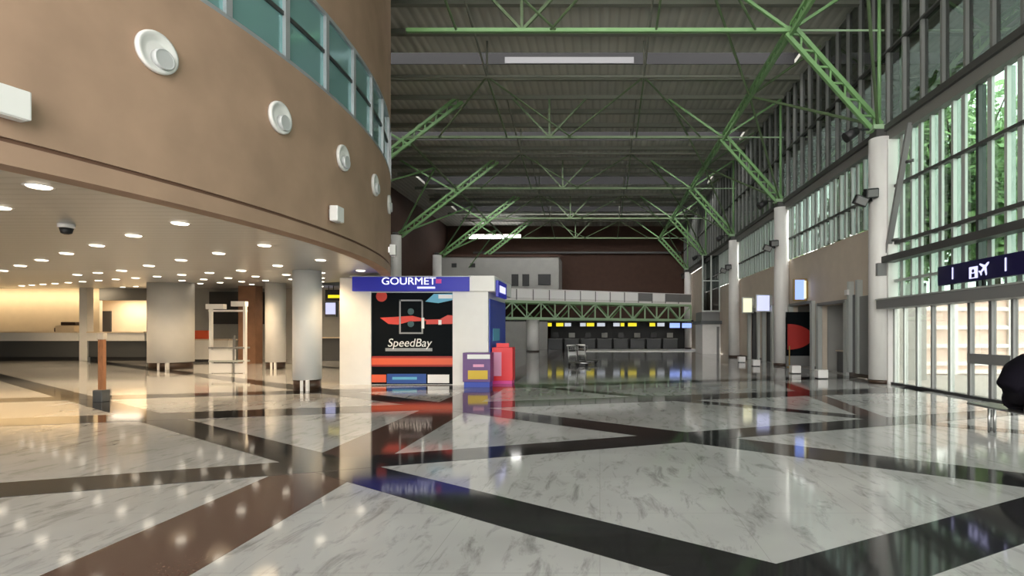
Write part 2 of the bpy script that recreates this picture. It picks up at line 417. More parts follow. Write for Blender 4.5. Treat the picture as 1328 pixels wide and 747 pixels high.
for i, Y in enumerate(FR[1:5]):
    t = thing('spotlight', 'small black spotlight at the foot of the %s truss strut' % ORD[i], 'light', (8.1, Y, 8.1), 'spotlights at the strut feet')
    m = MB(); m.bar((8.7, Y, 8.13), (8.0, Y, 8.13), .05); m.build('arm', M['black'], t)
    q = MB(); q.tube((0, 0, .22), (0, 0, -.22), .13, 14, .17); q.build('lamp_head', M['black'], t, Matrix.Translation((8.05, Y, 7.97)) @ Matrix.Rotation(1.0, 4, 'Y'))
# the long beams on the wall
def beam(name, lab, x0, x1, y0, y1, z0, z1, m): return tag(MB().box(x0, x1, y0, y1, z0, z1).build(name, m), lab, 'beam')
eb = thing('eaves_beam', 'long dark steel beam under the clerestory on right wall', 'beam', (9.1, 20, 7.95))
MB().box(8.98, 9.32, YB, YF, 7.98, 8.16).build('top_flange', M['grey_steel'], eb)
MB().box(9.08, 9.32, YB, YF, 7.66, 7.98).build('web_plate', pbr('eaves_web', (.20, .20, .19), .5), eb)
tb = thing('transom_beam', 'dark steel beam above the entrance glazing', 'beam', (9.0, 5, 3.9))
MB().box(8.85, 9.2, YB, 17.2, 3.80, 4.0).build('beam_body', M['grey_steel'], tb)
MB().box(8.72, 9.18, 16.93, 17.45, 3.4, 3.8).build('end_bracket', M['mid_grey'], tb)
bx_ = thing('wall_brace', 'slanting grey steel brace beside the first right column', 'brace', (9.0, 16.6, 4))
MB().bar((9.05, 17.05, 3.95), (9.05, 15.75, 7.75), .16, .1).build('brace_bar', M['mid_grey'], bx_)
for z in (4.5, 6.7):
    yb = 17.05-(z-3.95)/3.8*1.3
    MB().tube((9.1, yb, z), (9.25, yb-.2, z), .05, 8).build('bracket', M['grey_steel'], bx_)
# window wall near: fins + rails + panes
def glazed(name, ya, yb, z0, z1, step, rails, gmat, lab, pair=True, xw=9.25, findark=False, fm='fin'):
    w = bpy.data.objects.new(name, None); C.objects.link(w); w.location = (xw, (ya+yb)/2, z0); struct(w, lab, 'window')
    n = int((yb-ya)/step)
    v = yb
    k = 0
    while v > ya:
        dark = k % 4 == 0
        MB().box(xw-.04, xw+.16, v-.045, v+.045, z0, z1).build('mullion', M['fin_dark'] if dark and not findark else M[fm], w)
        if pair: MB().box(xw-.02, xw+.05, v-step*.42-.075, v-step*.42+.075, z0, z1).build('fin', M['fin'], w)
        v -= step; k += 1
    for (ra, rb, rm) in rails: MB().box(xw-.07, xw+.10, ya, yb, ra, rb).build('rail', rm, w)
    MB().box(xw+.055, xw+.07, ya, yb, z0, z1).build('pane', gmat, w)
    return w
glazed('window_1', YB, 16.9, 2.65, 7.66, .93, [(4.37, 4.47, M['grey_steel']), (6.15, 6.23, M['grey_steel']), (3.2, 3.27, M['fin'])], M['glass'], 'tall near glazing with pale fins above the entrance')
glazed('window_2', YB, 62, 8.16, ZR, .93, [(10.6, 10.66, M['grey_steel'])], M['glass_hi'], 'dark clerestory glazing with grey fins under the roof', findark=True, pair=False, fm='fin_grey')
glazed('window_3', 17.7, 26.3, 5.2, 7.66, .93, [(6.15, 6.23, M['grey_steel'])], M['glass_side'], 'clerestory windows above the shops, first bay', findark=True)
glazed('window_4', 27.2, 35.8, 5.2, 7.66, .93, [(6.15, 6.23, M['grey_steel'])], M['glass_side'], 'clerestory windows above the shops, second bay', findark=True)
glazed('window_5', 36.6, 45.2, 5.2, 7.66, .93, [(6.15, 6.23, M['grey_steel'])], M['glass_side'], 'clerestory windows above the shops, third bay', findark=True)
# entrance: header, door panels
hd = thing('door_header', 'grey steel header beam over the glass entrance doors', 'beam', (8.9, 5, 2.5))
MB().box(8.62, 9.25, YB, 16.85, 2.35, 2.62, .01).build('beam_body', M['mid_grey'], hd)
MB().box(8.60, 9.27, YB, 16.88, 2.62, 2.66).build('cover_strip', M['fin'], hd)
d1 = bpy.data.objects.new('door_1', None); C.objects.link(d1); d1.location = (9.2, 10, 0); struct(d1, 'glass entrance doors with slim aluminium frames', 'door')
for Yv, wd, mm in ((16.75, .12, 'fin'), (16.2, .06, 'fin'), (15.55, .09, 'fin'), (14.85, .06, 'mid_grey'), (14.1, .10, 'fin'), (13.35, .10, 'mid_grey'), (12.62, .10, 'mid_grey'), (11.95, .07, 'mid_grey'), (11.3, .12, 'fin'), (10.4, .1, 'fin'), (9.4, .1, 'fin'), (8.2, .1, 'fin'), (6.8, .1, 'fin'), (5.2, .1, 'fin'), (3.4, .1, 'fin'), (1.4, .1, 'fin'), (-1, .1, 'fin'), (-4, .1, 'fin'), (-8, .1, 'fin')):
    MB().box(9.12, 9.24, Yv-wd/2, Yv+wd/2, .06, 2.36).build('stile', M[mm], d1)
MB().box(9.08, 9.26, YB, 16.85, 0, .07).build('threshold', M['dark'], d1)
MB().box(9.17, 9.185, YB, 16.8, .07, 2.36).build('pane', M['glass_door'], d1)
MB().box(9.08, 9.22, 11.95, 13.35, .86, 1.1).build('push_rail', M['mid_grey'], d1)
struct(MB().box(9.0, 9.35, 16.85, 17.6, 0, 7.66).build('wall_right_pier', M['white']), 'white wall pier behind the first right column', 'wall')
# gate sign
s = thing('gate_sign', 'dark navy overhead sign reading 1 with lit symbols above entrance doors', 'sign', (8.75, 12, 2.72))
gb = MB().box(8.6, 8.74, 9.9, 13.75, 2.80, 3.28, .01).build('sign_box', M['navy'], s)
for yq in (10.6, 12.2, 13.3): MB().box(8.65, 8.7, yq-.03, yq+.03, 2.66, 2.80).build('stand_off', M['black'], s)
RX = (PI/2, 0, -PI/2)
for yq in (13.15, 11.43): text('1', .42, (8.59, yq, 3.04), RX, M['lavender_letters'], gb, 'numeral')
m = MB(); m.box(8.588, 8.598, 12.28, 12.56, 2.86, 3.13); m.build('symbol_panel', M['lavender_letters'], gb)
m = MB()
ang = []
pl = [(0, .19), (.025, .15), (.03, .06), (.17, -.03), (.17, -.065), (.03, -.02), (.02, -.12), (.065, -.155), (.065, -.18), (0, -.165)]
pl = pl + [(-x, z) for (x, z) in pl[-2:0:-1]]
ca, sa = math.cos(.9), math.sin(.9)
m.prism([(8.598, 12.07-(x*ca+z*sa), 3.06+(-x*sa+z*ca)) for (x, z) in pl], (-.01, 0, 0)); m.build('plane_symbol', M['lavender_letters'], gb)
m = MB(); m.lathe((8.586, 12.42, 3.03), [(.04, 0), (.04, -.004)], 16, 'X'); m.box(8.582, 8.587, 12.37, 12.47, 2.88, 2.97); m.build('person_symbol', M['navy'], gb)

# right wall beyond the first column, with shop openings
wr = MB().mat(M['beige'])
ops = [(20.3, 22.9, 2.75), (23.55, 26.3, 2.9), (29.0, 30.6, 3.0), (31.6, 33.6, 3.1), (37.5, 39.0, 2.6)]
y = 17.6
for (a, c, z) in ops:
    wr.box(9.35, 9.65, y, a, 0, 5.2); wr.box(9.35, 9.65, a, c, z, 5.2); y = c
wr.box(9.35, 9.65, y, YF, 0, 5.2)
wr.box(9.35, 9.65, 45.2, YF, 5.2, 7.66)
struct(wr.build('wall_right'), 'beige right wall with dark shop openings below the clerestory', 'wall')
b = MB().mat(M['mid_grey'])
for (ya, yb) in ((17.7, 20.3), (22.9, 23.5), (26.3, 29), (30.6, 31.6), (33.6, 37.5)): b.box(9.32, 9.35, ya, yb, 0, .16)
struct(b.build('baseboard_right', M['skirting']), 'dark skirting along the right wall', 'baseboard')
# shop interiors
struct(MB().box(11.6, 11.8, 19.5, 41, 0, 3.4).build('wall_shop_back', M['grey_wall']), 'grey back wall inside the shops on the right', 'wall')
struct(MB().box(9.65, 11.8, 19.5, 41, 3.3, 3.4).build('ceiling_shops', M['grey_wall']), 'low ceiling inside the shops on the right', 'ceiling')
struct(MB().box(9.32, 11.8, 19.5, 41, -.1, 0).build('floor_shops', M['grey_wall']), 'grey floor inside the shops on the right', 'floor')
for k_, yv in enumerate((19.5, 23.1, 27.5, 31.1, 35.5, 40.8)): struct(MB().box(9.65, 11.6, yv, yv+.15, 0, 3.3).build('wall_shop_partition', M['grey_wall']), 'grey partition between two shops on the right', 'wall')
def portal(i, a, c, z, lab):
    t = bpy.data.objects.new('door_%d' % i, None); C.objects.link(t); t.location = (9.3, (a+c)/2, 0); struct(t, lab, 'door')
    for v in (a, c): MB().box(9.2, 9.38, v-.12, v+.12, 0, z+.1).build('jamb', M['fin'], t)
    MB().box(9.2, 9.38, a, c, z, z+.12).build('lintel', M['mid_grey'], t)
    return t
portal(2, *ops[0], 'pale framed opening of the nearest shop on the right')
portal(3, *ops[1], 'pale framed shop opening under the blue screen')
t = portal(4, *ops[2], 'dark glazed doorway under the lilac sign'); MB().box(9.45, 9.5, 29, 30.6, 0, 3.0).build('door_leaf', M['dark'], t)
t = portal(5, *ops[3], 'dark glazed doorway under the cream sign'); MB().box(9.45, 9.5, 31.6, 33.6, 0, 3.1).build('door_leaf', M['dark'], t)
# grey shutter panels near first column
t = thing('shutter_panel', 'tall grey metal shutter panel beside the first right column', 'panel', (9.2, 18.9, 0))
MB().box(9.22, 9.34, 18.0, 19.2, .16, 2.9).build('panel_leaf', M['mid_grey'], t)
for v in (17.95, 19.25, 19.9): MB().box(9.14, 9.34, v-.07, v+.07, .16, 3.5).build('post', M['fin'], t)
MB().box(9.28, 9.34, 19.32, 19.83, .16, 3.0).build('side_leaf', M['counter_dark'], t)
MB().box(9.06, 9.14, 19.78, 20.02, 3.0, 3.2, .01).build('emergency_light', M['white_gloss'], t)
# shop counter
t = thing('shop_counter', 'small dark counter inside the nearest right shop', 'counter', (10.6, 22, 0))
MB().box(9.8, 11.45, 21.7, 22.3, 0, .85).build('counter_body', M['counter_dark'], t); MB().box(9.75, 11.5, 21.65, 22.35, .85, .9).build('countertop', M['beige'], t)
t = thing('register', 'dark brown register on the small shop counter', 'register', (10.3, 22, .9))
MB().box(10.1, 10.5, 21.85, 22.15, .9, 1.0, .01).build('base', M['gold'], t); MB().bar((10.3, 21.9, 1.0), (10.3, 22.1, 1.25), .36, .04).build('screen', M['skirting'], t)
# red display
t = thing('advertising_panel', 'black display panel with a big red shape inside a right shop', 'panel', (9.9, 26.1, 0))
MB().box(9.0, 10.6, 26.05, 26.15, .5, 2.62).build('board', M['print_black'], t)
MB().box(9.0, 10.6, 26.02, 26.18, 0, .5).build('plinth', M['mid_grey'], t)
m = MB(); pts = []
for k in range(25):
    a = -PI/2+PI*k/24; pts.append((9.05+1.2*math.cos(a), 26.05, 1.42+.62*math.sin(a)))
m.prism(pts, (0, -.03, 0)); m.build('red_shape', M['dark_red'], t)
t = thing('rope_post', 'thin ochre post in front of the red display panel', 'post', (8.75, 25.2, 0))
MB().tube((8.85, 25.2, .03), (8.85, 25.2, 1.0), .03, 12).build('pole', M['gold'], t); MB().lathe((8.85, 25.2, 0), [(.14, 0), (.14, .02), (.04, .05)], 20).build('base', M['gold'], t)
# lit signs over shops, projecting
def wallsign(Y, x0, x1, z0, z1, mat, lab, depth=.14, frame='gold'):
    t = thing('wall_sign', lab, 'sign', (x1, Y, z0))
    sc_ = MB().box(x0, x1, Y-depth/2, Y+depth/2, z0, z1, .01).build('sign_case', M[frame], t)
    MB().box(x0+.06, x1-.12, Y-depth/2-.012, Y-depth/2, z0+.06, z1-.06).build('lit_face', mat, sc_)
    MB().box(x1-.02, 9.4, Y-.05, Y+.05, z0+.1, z1-.1).build('wall_bracket', M[frame], t)
    return t
t = wallsign(24.3, 8.7, 9.3, 3.05, 4.05, M['screen_blue'], 'bright blue lit screen projecting above the shop with red display')
MB().box(9.16, 9.25, 24.2, 24.232, 3.15, 3.95).build('cream_strip', M['screen_cream'], t)
wallsign(29.3, 8.45, 9.3, 2.75, 3.7, M['screen_lilac'], 'lilac lit sign above the second dark doorway', frame='fin')
wallsign(32.5, 8.55, 9.25, 2.8, 3.75, M['screen_cream'], 'pale cream lit sign above the farther dark doorway', frame='fin')
for i, (px, py) in enumerate(((1065, 491), (1031, 484.5), (980, 475), (961.5, 470))):
    g = ground(px, py); w = .18
    t = thing('floor_box', 'small white box standing on floor before the right shops, %s' % ORD[i], 'box', g, 'white floor boxes by the shops')
    MB().box(g.x-w, g.x+w, g.y-w, g.y+w, .03, .32, .02).build('box_body', M['white_gloss'], t)
    MB().box(g.x-w*.85, g.x+w*.85, g.y-w*.85, g.y+w*.85, 0, .03).build('foot', M['dark'], t)
# lift lobby at far right
t = thing('lift_lobby', 'white panelled lift lobby with glass upper box at far right', 'lobby', (8.5, 42, 0))
MB().box(7.9, 9.3, 41.6, 44.6, 0, 2.3).build('white_base', M['white'], t)
MB().box(9.0, 9.2, 41.58, 41.6, .0, 2.1).build('lift_door', M['mid_grey'], t)
MB().box(7.7, 9.32, 41.2, 44.8, 2.3, 2.55).build('canopy', M['counter_dark'], t)
m = MB()
for x in (7.95, 8.6, 9.25): m.box(x-.05, x+.05, 41.7, 41.8, 3.3, 7.6)
m.box(7.9, 9.3, 41.68, 41.82, 3.25, 3.35); m.box(7.9, 9.3, 41.68, 41.82, 5.6, 5.68); m.build('glass_frame', M['fin'], t)
MB().box(7.9, 9.3, 41.9, 44.4, 2.55, 3.25).build('upper_panel', M['mid_grey'], t)
MB().box(7.95, 9.25, 41.74, 41.76, 3.3, 7.6).build('glass', M['glass_hi'], t)

# ------------------------------------------------------------------ far end
wf = MB().mat(M['far_brown'])
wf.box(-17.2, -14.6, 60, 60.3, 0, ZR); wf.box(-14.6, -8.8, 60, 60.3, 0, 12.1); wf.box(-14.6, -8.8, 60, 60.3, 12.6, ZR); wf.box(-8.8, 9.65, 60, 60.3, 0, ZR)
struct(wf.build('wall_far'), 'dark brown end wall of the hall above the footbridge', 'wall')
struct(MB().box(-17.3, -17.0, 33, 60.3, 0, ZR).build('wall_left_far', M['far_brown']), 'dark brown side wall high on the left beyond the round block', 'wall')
b = MB(); b.box(-14, 9, 59.6, 59.9, 10.4, 10.6); b.build('trim_1', M['grey_steel'])['kind'] = 'structure'
# office box on the far wall
t = thing('office_box', 'pale grey office box with small dark windows high on far wall', 'office', (-10, 56, 6))
MB().box(-16.8, -4.2, 55, 59.98, 6.0, 9.5).build('box_wall', M['grey_wall'], t)
MB().box(-16.8, -4.0, 54.9, 55.0, 9.35, 9.6).build('top_band', M['far_brown'], t)
for (xa, xb, za, zb) in ((-9.0, -8.3, 6.4, 7.6), (-7.9, -7.2, 6.4, 7.6), (-6.3, -5.0, 6.5, 7.6), (-15.1, -14.6, 8.3, 8.7), (-13.2, -12.7, 8.3, 8.7)):
    MB().box(xa, xb, 54.95, 55.02, za, zb).build('window', M['dark'], t)
# footbridge
P0, P1 = Vector((-9.6, 44, 0)), Vector((8.8, 52, 0))
du = (P1-P0); L = du.length; ang = math.atan2(du.y, du.x)
T = Matrix.Translation(P0) @ Matrix.Rotation(ang, 4, 'Z')
t = thing('footbridge', 'white parapet footbridge on a green lattice truss across the far hall', 'bridge', P0)
MB().box(0, L, 0, 2.4, 4.35, 4.55).build('deck', M['white'], t, T)
for k in range(14):
    a, c = L*k/14, L*(k+1)/14
    MB().box(a+.02, c-.02, 0, .06, 4.56, 5.3).build('parapet_panel', M['bright_white'] if k not in (10, 12, 13) else M['mid_grey'], t, T)
MB().box(0, L, -.03, .09, 5.3, 5.36).build('handrail', M['white_gloss'], t, T)
for k in range(1, 14): MB().box(L*k/14-.035, L*k/14+.035, -.05, 0, 4.4, 5.3).build('post', M['mid_grey'], t, T)
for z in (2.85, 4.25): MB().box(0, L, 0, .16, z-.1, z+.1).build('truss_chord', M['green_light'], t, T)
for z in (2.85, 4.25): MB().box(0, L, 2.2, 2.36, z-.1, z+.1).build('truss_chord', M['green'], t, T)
n = 16
for k in range(n+1):
    MB().box(L*k/n-.05, L*k/n+.05, .02, .14, 2.9, 4.2).build('truss_post', M['green_light'], t, T)
    if k < n:
        a, c = (2.9, 4.2) if k % 2 else (4.2, 2.9)
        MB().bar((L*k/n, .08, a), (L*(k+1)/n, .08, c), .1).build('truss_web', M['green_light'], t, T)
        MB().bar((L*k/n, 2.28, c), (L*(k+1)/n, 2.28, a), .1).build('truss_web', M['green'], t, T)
t2 = thing('column', 'thick white column holding up the left end of the footbridge', 'column', (-5.8, 46.6, 0))
MB().lathe((-5.8, 46.7, 0), [(.55, .1), (.55, 2.75)], 28).build('shaft', M['white'], t2); MB().lathe((-5.8, 46.7, 0), [(.57, 0), (.57, .1)], 28).build('base_ring', M['skirting'], t2)
# under the bridge: dark check-in hall
b = MB(); b.box(-17, -5.2, 53.6, 53.9, 0, 2.8); b.build('wall_checkin_left', M['grey_wall']); struct(bpy.data.objects['wall_checkin_left'], 'grey wall under the left end of the footbridge', 'wall')
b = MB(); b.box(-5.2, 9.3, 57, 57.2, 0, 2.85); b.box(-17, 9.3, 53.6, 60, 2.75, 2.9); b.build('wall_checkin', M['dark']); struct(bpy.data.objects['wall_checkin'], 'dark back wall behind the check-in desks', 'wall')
b = MB(); b.box(-1.2, 9.2, 46.6, 52.8, .0, .05); struct(b.build('trim_2', M['white']), 'pale low platform before the check-in desks', 'floor')
SG = [(705, 716, 'yellow_sign'), (721, 731, 'yellow_sign'), (732, 741, 'white_sign'), (752, 760, 'white_sign'), (760.5, 771, 'yellow_sign'), (774, 785, 'white_sign'), (795, 804, 'white_sign'), (804.5, 810, 'yellow_sign'), (814, 826, 'yellow_sign'), (842, 850, 'yellow_sign'), (852, 862, 'white_sign')]
for i, (a, c, mm) in enumerate(SG):
    Y = 54.2; xa, xb = (a-CX)*Y/F, (c-CX)*Y/F
    o = thing('hanging_sign', 'small %s lit sign above the check-in desks, %d of the row from left' % ('yellow' if 'y' in mm[:1] else 'white', i+1), 'sign', ((xa+xb)/2, Y, 2.4), 'signs over the check-in desks')
    sc_ = MB().box(xa, xb, Y-.06, Y+.06, 2.22, 2.66).build('sign_case', M['black'], o)
    MB().box(xa+.03, xb-.03, Y-.075, Y-.06, 2.28, 2.62).build('lit_face', M[mm], sc_)
    MB().box((xa+xb)/2-.02, (xa+xb)/2+.02, Y-.02, Y+.02, 2.66, 2.75).build('drop_rod', M['black'], o)
for i, (a, c, Y) in enumerate(((868, 882, 51.3), (884, 897, 51.86))):
    xa, xb = (a-CX)*Y/F, (c-CX)*Y/F
    o = thing('flight_monitor', 'bright blue monitor hung beside the lift lobby, %s one' % ('left' if i == 0 else 'right'), 'screen', ((xa+xb)/2, Y, 2.3), 'blue monitors under the bridge end')
    MB().box(xa, xb, Y-.06, Y+.06, 2.1, 2.62).build('casing', M['black'], o); MB().box(xa+.03, xb-.03, Y-.07, Y-.06, 2.1, 2.55).build('display', M['screen_blue'], o)
    MB().box((xa+xb)/2-.02, (xa+xb)/2+.02, Y-.02, Y+.02, 2.6, 2.76).build('drop_rod', M['black'], o)
for i in range(8):
    x = -4.4+i*1.62
    o = thing('check_in_desk', 'dark grey check-in desk under the footbridge, %s from the left' % ['first', 'second', 'third', 'fourth', 'fifth', 'sixth', 'seventh', 'eighth'][i], 'desk', (x, 53.5, 0), 'check-in desks')
    MB().box(x-.7, x+.7, 53.2, 53.9, 0, 1.0, .02).build('desk_body', M['counter_dark'], o); MB().box(x-.74, x+.74, 53.1, 54.0, 1.0, 1.06).build('desktop', M['mid_grey'], o)
    o = thing('computer_monitor', 'dark monitor on the %s check-in desk from the left' % ['first', 'second', 'third', 'fourth', 'fifth', 'sixth', 'seventh', 'eighth'][i], 'monitor', (x, 53.5, 1.06), 'monitors on the check-in desks')
    MB().box(x-.3, x+.3, 53.48, 53.54, 1.16, 1.62, .01).build('display', M['grey_wall'] if i % 2 else M['black'], o); MB().tube((x, 53.55, 1.06), (x, 53.55, 1.2), .04, 10).build('stand', M['black'], o)
# luggage trolleys
def trolley(x, Y, rz, lab):
    t = thing('luggage_trolley', lab, 'trolley', (x, Y, 0), 'luggage trolleys'); Tm = Matrix.Translation((x, Y, 0)) @ Matrix.Rotation(rz, 4, 'Z')
    m = MB()
    for s in (-.3, .3):
        m.tube((s, .45, .14), (s*.9, .55, 1.0), .028, 8); m.tube((s, .45, .18), (s*.55, -.5, .18), .028, 8)
    m.tube((-.17, -.5, .18), (.17, -.5, .18), .028, 8); m.tube((-.3, .46, .45), (.3, .46, .45), .02, 8); m.tube((-.29, .5, .7), (.29, .5, .7), .02, 8)
    m.build('frame', M['steel'], t, Tm)
    MB().tube((-.32, .56, 1.0), (.32, .56, 1.0), .04, 10).build('handle', M['white_gloss'], t, Tm)
    m = MB(); m.box(-.28, .28, .36, .56, .78, .8)
    for k in range(5): m.tube((-.28+.14*k, .36, .8), (-.28+.14*k, .34, .95), .01, 6)
    m.tube((-.28, .34, .95), (.28, .34, .95), .012, 6); m.build('basket', M['steel'], t, Tm)
    m = MB()
    for k in range(5): m.tube((-.22+.11*k, .44, .2), (-.13+.065*k, -.48, .2), .012, 6)
    m.build('luggage_deck', M['steel'], t, Tm)
    MB().box(-.27, .27, .52, .535, .5, .7).build('sign_plate', M['print_white'], t, Tm)
    for (wx, wy) in ((-.28, .44), (.28, .44), (0, -.42)):
        m = MB(); m.lathe((wx-.02, wy, .08), [(.08, 0), (.08, .04)], 16, 'X'); m.build('wheel', M['black'], t, Tm)
        m = MB(); m.bar((wx, wy, .08), (wx, wy, .19), .025); m.build('wheel_fork', M['steel'], t, Tm)
trolley(-.95, 26.0, .9, 'silver luggage trolley in mid hall, nearer of the two')
trolley(-.55, 27.6, 2.3, 'silver luggage trolley in mid hall, farther and turned away')

# ------------------------------------------------------------------ round block (left)
DC, DR = Vector((-21.8, 10.6, 0)), 16.5
Z0, Z1, ZA, ZB = 3.33, 12.9, 6.25, 7.82
def arc(r, a): return Vector((DC.x+r*math.cos(a), DC.y+r*math.sin(a), 0))
NS = 180
def ring(bm_, r0, r1, z0, z1, a0=0, a1=2*PI, n=NS):
    full = abs(a1-a0-2*PI) < 1e-6; cnt = n if full else n+1
    V = []
    for k in range(cnt):
        a = a0+(a1-a0)*k/n; p, q = arc(r0, a), arc(r1, a)
        V.append([bm_.bm.verts.new((p.x, p.y, z0)), bm_.bm.verts.new((q.x, q.y, z0)), bm_.bm.verts.new((q.x, q.y, z1)), bm_.bm.verts.new((p.x, p.y, z1))])
    for k in range(n):
        A, B = V[k], V[(k+1) % cnt]
        for j in range(4):
            f = bm_.bm.faces.new((A[j], A[(j+1) % 4], B[(j+1) % 4], B[j])); f.material_index = bm_.cur; f.smooth = False
    if not full:
        bm_.bm.faces.new(V[0]); bm_.bm.faces.new(V[-1][::-1])
    return bm_
def smooth_by_angle(o, ang=.6):
    for p in o.data.polygons: p.use_smooth = True
    o.data.set_sharp_from_angle(angle=ang)
m = MB().mat(M['plaster'])
LA = (-PI, .36)
ring(m, DR-.3, DR, Z0, 3.56, *LA); ring(m, DR-.3, DR, 3.61, 5.0, *LA); ring(m, DR-.3, DR, 5.0, ZA); ring(m, DR-.3, DR, ZB, Z1)
m.mat(M['plaster_dark']); ring(m, DR-.3, DR-.035, 3.56, 3.61, *LA)
o = m.build('wall_drum'); smooth_by_angle(o); struct(o, 'curved brown plaster wall of the round block on the left', 'wall')
w6 = bpy.data.objects.new('window_6', None); C.objects.link(w6); w6.location = DC; struct(w6, 'curved band of teal glass windows in the round block', 'window')
step = 1.25/DR
k0, k1 = -34, 34
a0 = math.atan2(9.25-DC.y, -5.35-DC.x)
zm = 7.05
for (za, zb, nm, rr) in ((ZA, ZA+.07, 'sill', .02), (zm-.035, zm+.035, 'rail', .0), (ZB-.08, ZB, 'head', .02)):
    m = MB(); ring(m, DR-.12, DR-.02+rr, za, zb, a0+k0*step, a0+k1*step, 136); m.build(nm, M['alu'] if nm != 'rail' else M['fin_dark'], w6)
m = MB(); ring(m, DR-.3, DR, ZA, ZB, a0+k1*step, a0+k0*step+2*PI, 60); o = m.build('blank_wall', M['plaster'], w6)
for k in range(k0, k1+1):
    a = a0+k*step; p = arc(DR-.06, a)
    m = MB(); m.box(-.10, .07, -.055, .055, ZA+.05, ZB-.05)
    m.build('mullion', M['alu'], w6, Matrix.Translation((p.x, p.y, 0)) @ Matrix.Rotation(a, 4, 'Z'))
    if k < k1:
        q = arc(DR-.06, a+step)
        d = (q-p).normalized(); nn = Vector((d.y, -d.x, 0))*.01
        for (za, zb) in ((ZA+.06, zm-.03), (zm+.03, ZB-.07)):
            m = MB(); m.prism([(p.x, p.y, za), (q.x, q.y, za), (q.x, q.y, zb), (p.x, p.y, zb)], nn); m.build('pane', M['teal'], w6)
# disc lamps on the drum
for i, (px, py) in enumerate(((-5.69, 6.93), (-5.38, 9.03), (-5.31, 11.1), (-5.5, 13.13), (-5.92, 15.1))):
    a = math.atan2(py-DC.y, px-DC.x); p = arc(DR, a); Rm = Matrix.Translation((p.x, p.y, 5.2)) @ Matrix.Rotation(a, 4, 'Z')
    t = thing('wall_lamp', 'round white dish lamp on the curved brown wall, %s' % ORD[i], 'lamp', (p.x, p.y, 5.2), 'round lamps on the brown wall')
    q = MB(); q.lathe((0, 0, 0), [(.26, .0), (.265, .03), (.26, .06), (.235, .065), (.20, .05), (.155, .03), (.13, .025)], 36, 'X'); q.build('dish', M['white_gloss'], t, Rm)
    q = MB(); q.lathe((.0, 0, 0), [(.13, .02), (.128, .10), (.118, .105), (.11, .095)], 28, 'X'); q.build('cover', pbr('lamp_cover_%d' % i, (.55, .56, .57), .3), t, Rm @ Matrix.Translation((0, .05, -.07)))
for i, (px, py) in enumerate(((-6.1, 5.51), (-5.3, 10.63), (-5.95, 15.2))):
    a = math.atan2(py-DC.y, px-DC.x); p = arc(DR, a); Rm = Matrix.Translation((p.x, p.y, 3.94)) @ Matrix.Rotation(a, 4, 'Z')
    t = thing('box_light', 'white cube wall light low on the curved brown wall, %s' % ORD[i], 'lamp', (p.x, p.y, 3.94), 'cube lights on the brown wall')
    MB().box(.04, .20, -.14, .14, -.15, .15, .015).build('body', M['white_gloss'], t, Rm); MB().box(0, .05, -.08, .08, -.08, .08).build('mount', M['steel'], t, Rm)
    MB().box(.06, .18, -.11, .11, -.156, -.149).build('diffuser', M['print_white'], t, Rm)
# soffit
def zs(Y): return 3.36+.055*max(0, Y-15)
def circx(Y):
    d = DR*DR-(Y-DC.y)**2; return DC.x+math.sqrt(d) if d > 0 else -99
m = MB(); rows = []
Ys = [-5.8+.4*k for k in range(0, 98)] ; Ys = [v for v in Ys if v < 33] + [33.0]
for Y in Ys:
    xr = max(circx(Y)-.15, -13.8 if Y > 18 else -45); xr = max(xr, -22)
    rows.append([m.bm.verts.new((XL+(xr-XL)*k/12, Y, zs(Y))) for k in range(13)])
for i in range(len(rows)-1):
    for k in range(12): m.bm.faces.new((rows[i][k], rows[i+1][k], rows[i+1][k+1], rows[i][k+1]))
top = []
o = m.build('ceiling_soffit', M['soffit']); o.modifiers.new('thick', 'SOLIDIFY').thickness = .02
struct(o, 'grey metal slat ceiling with downlights under the round block', 'ceiling')
# downlights
spots = []
proto = None
def downlight(x, Y):
    global proto
    z = zs(Y)-.012
    if proto is None:
        t = thing('downlight', 'small round recessed downlight in the grey soffit', 'downlight', (x, Y, z), 'downlights in the soffit')
        q = MB(); q.lathe((0, 0, 0), [(.118, -.010), (.15, -.012), (.15, .0), (.118, 0)], 20)
        o1 = q.build('trim_ring', M['white_gloss']); q = MB(); q.lathe((0, 0, 0), [(.10, -.026), (.118, -.010), (.118, .0)], 20); o2 = q.build('lens', M['lamp'])
        for o_ in (o1, o2): o_.parent = t
        proto = t
    else:
        t = copy_tree(proto); t.location = (x, Y, z)
    spots.append((x, Y, z))
for r in range(15):
    X = -6.65-1.66*r
    for k in range(13):
        Y = 4.25+2.15*k+(1.07 if r % 2 else 0)
        if r > 6 and (k+r//2) % 2: continue
        if Y > 31 or X > circx(Y)-.35 and not (Y > 20 and X < -14.2): continue
        if Y < 5 and r < 3 and circx(Y)-X < .5: continue
        downlight(X, Y)
for i, (x, Y, z) in enumerate(spots):
    if (i % 2): continue
    L_ = bpy.data.lights.new('downlight_beam', 'SPOT'); L_.energy = 30 if Y < 12 else (80 if x > -9 else 125); L_.color = (1.0, .74, .45); L_.spot_size = 2.6; L_.spot_blend = .8; L_.shadow_soft_size = .25
    lo = bpy.data.objects.new('downlight_beam', L_); C.objects.link(lo); lo.location = (x, Y, z-.05)
t = thing('dome_camera', 'small white ceiling camera with a black dome', 'camera', (-6.6, 8.85-.0, zs(8)))
cxm, cym = -8.55, 8.65
MB().lathe((cxm, cym, 0), [(.11, 3.28), (.11, 3.362)], 20).build('housing', M['white_gloss'], t); MB().lathe((cxm, cym, 0), [(.03, 3.18), (.07, 3.20), (.09, 3.28)], 20).build('dome', M['black'], t)
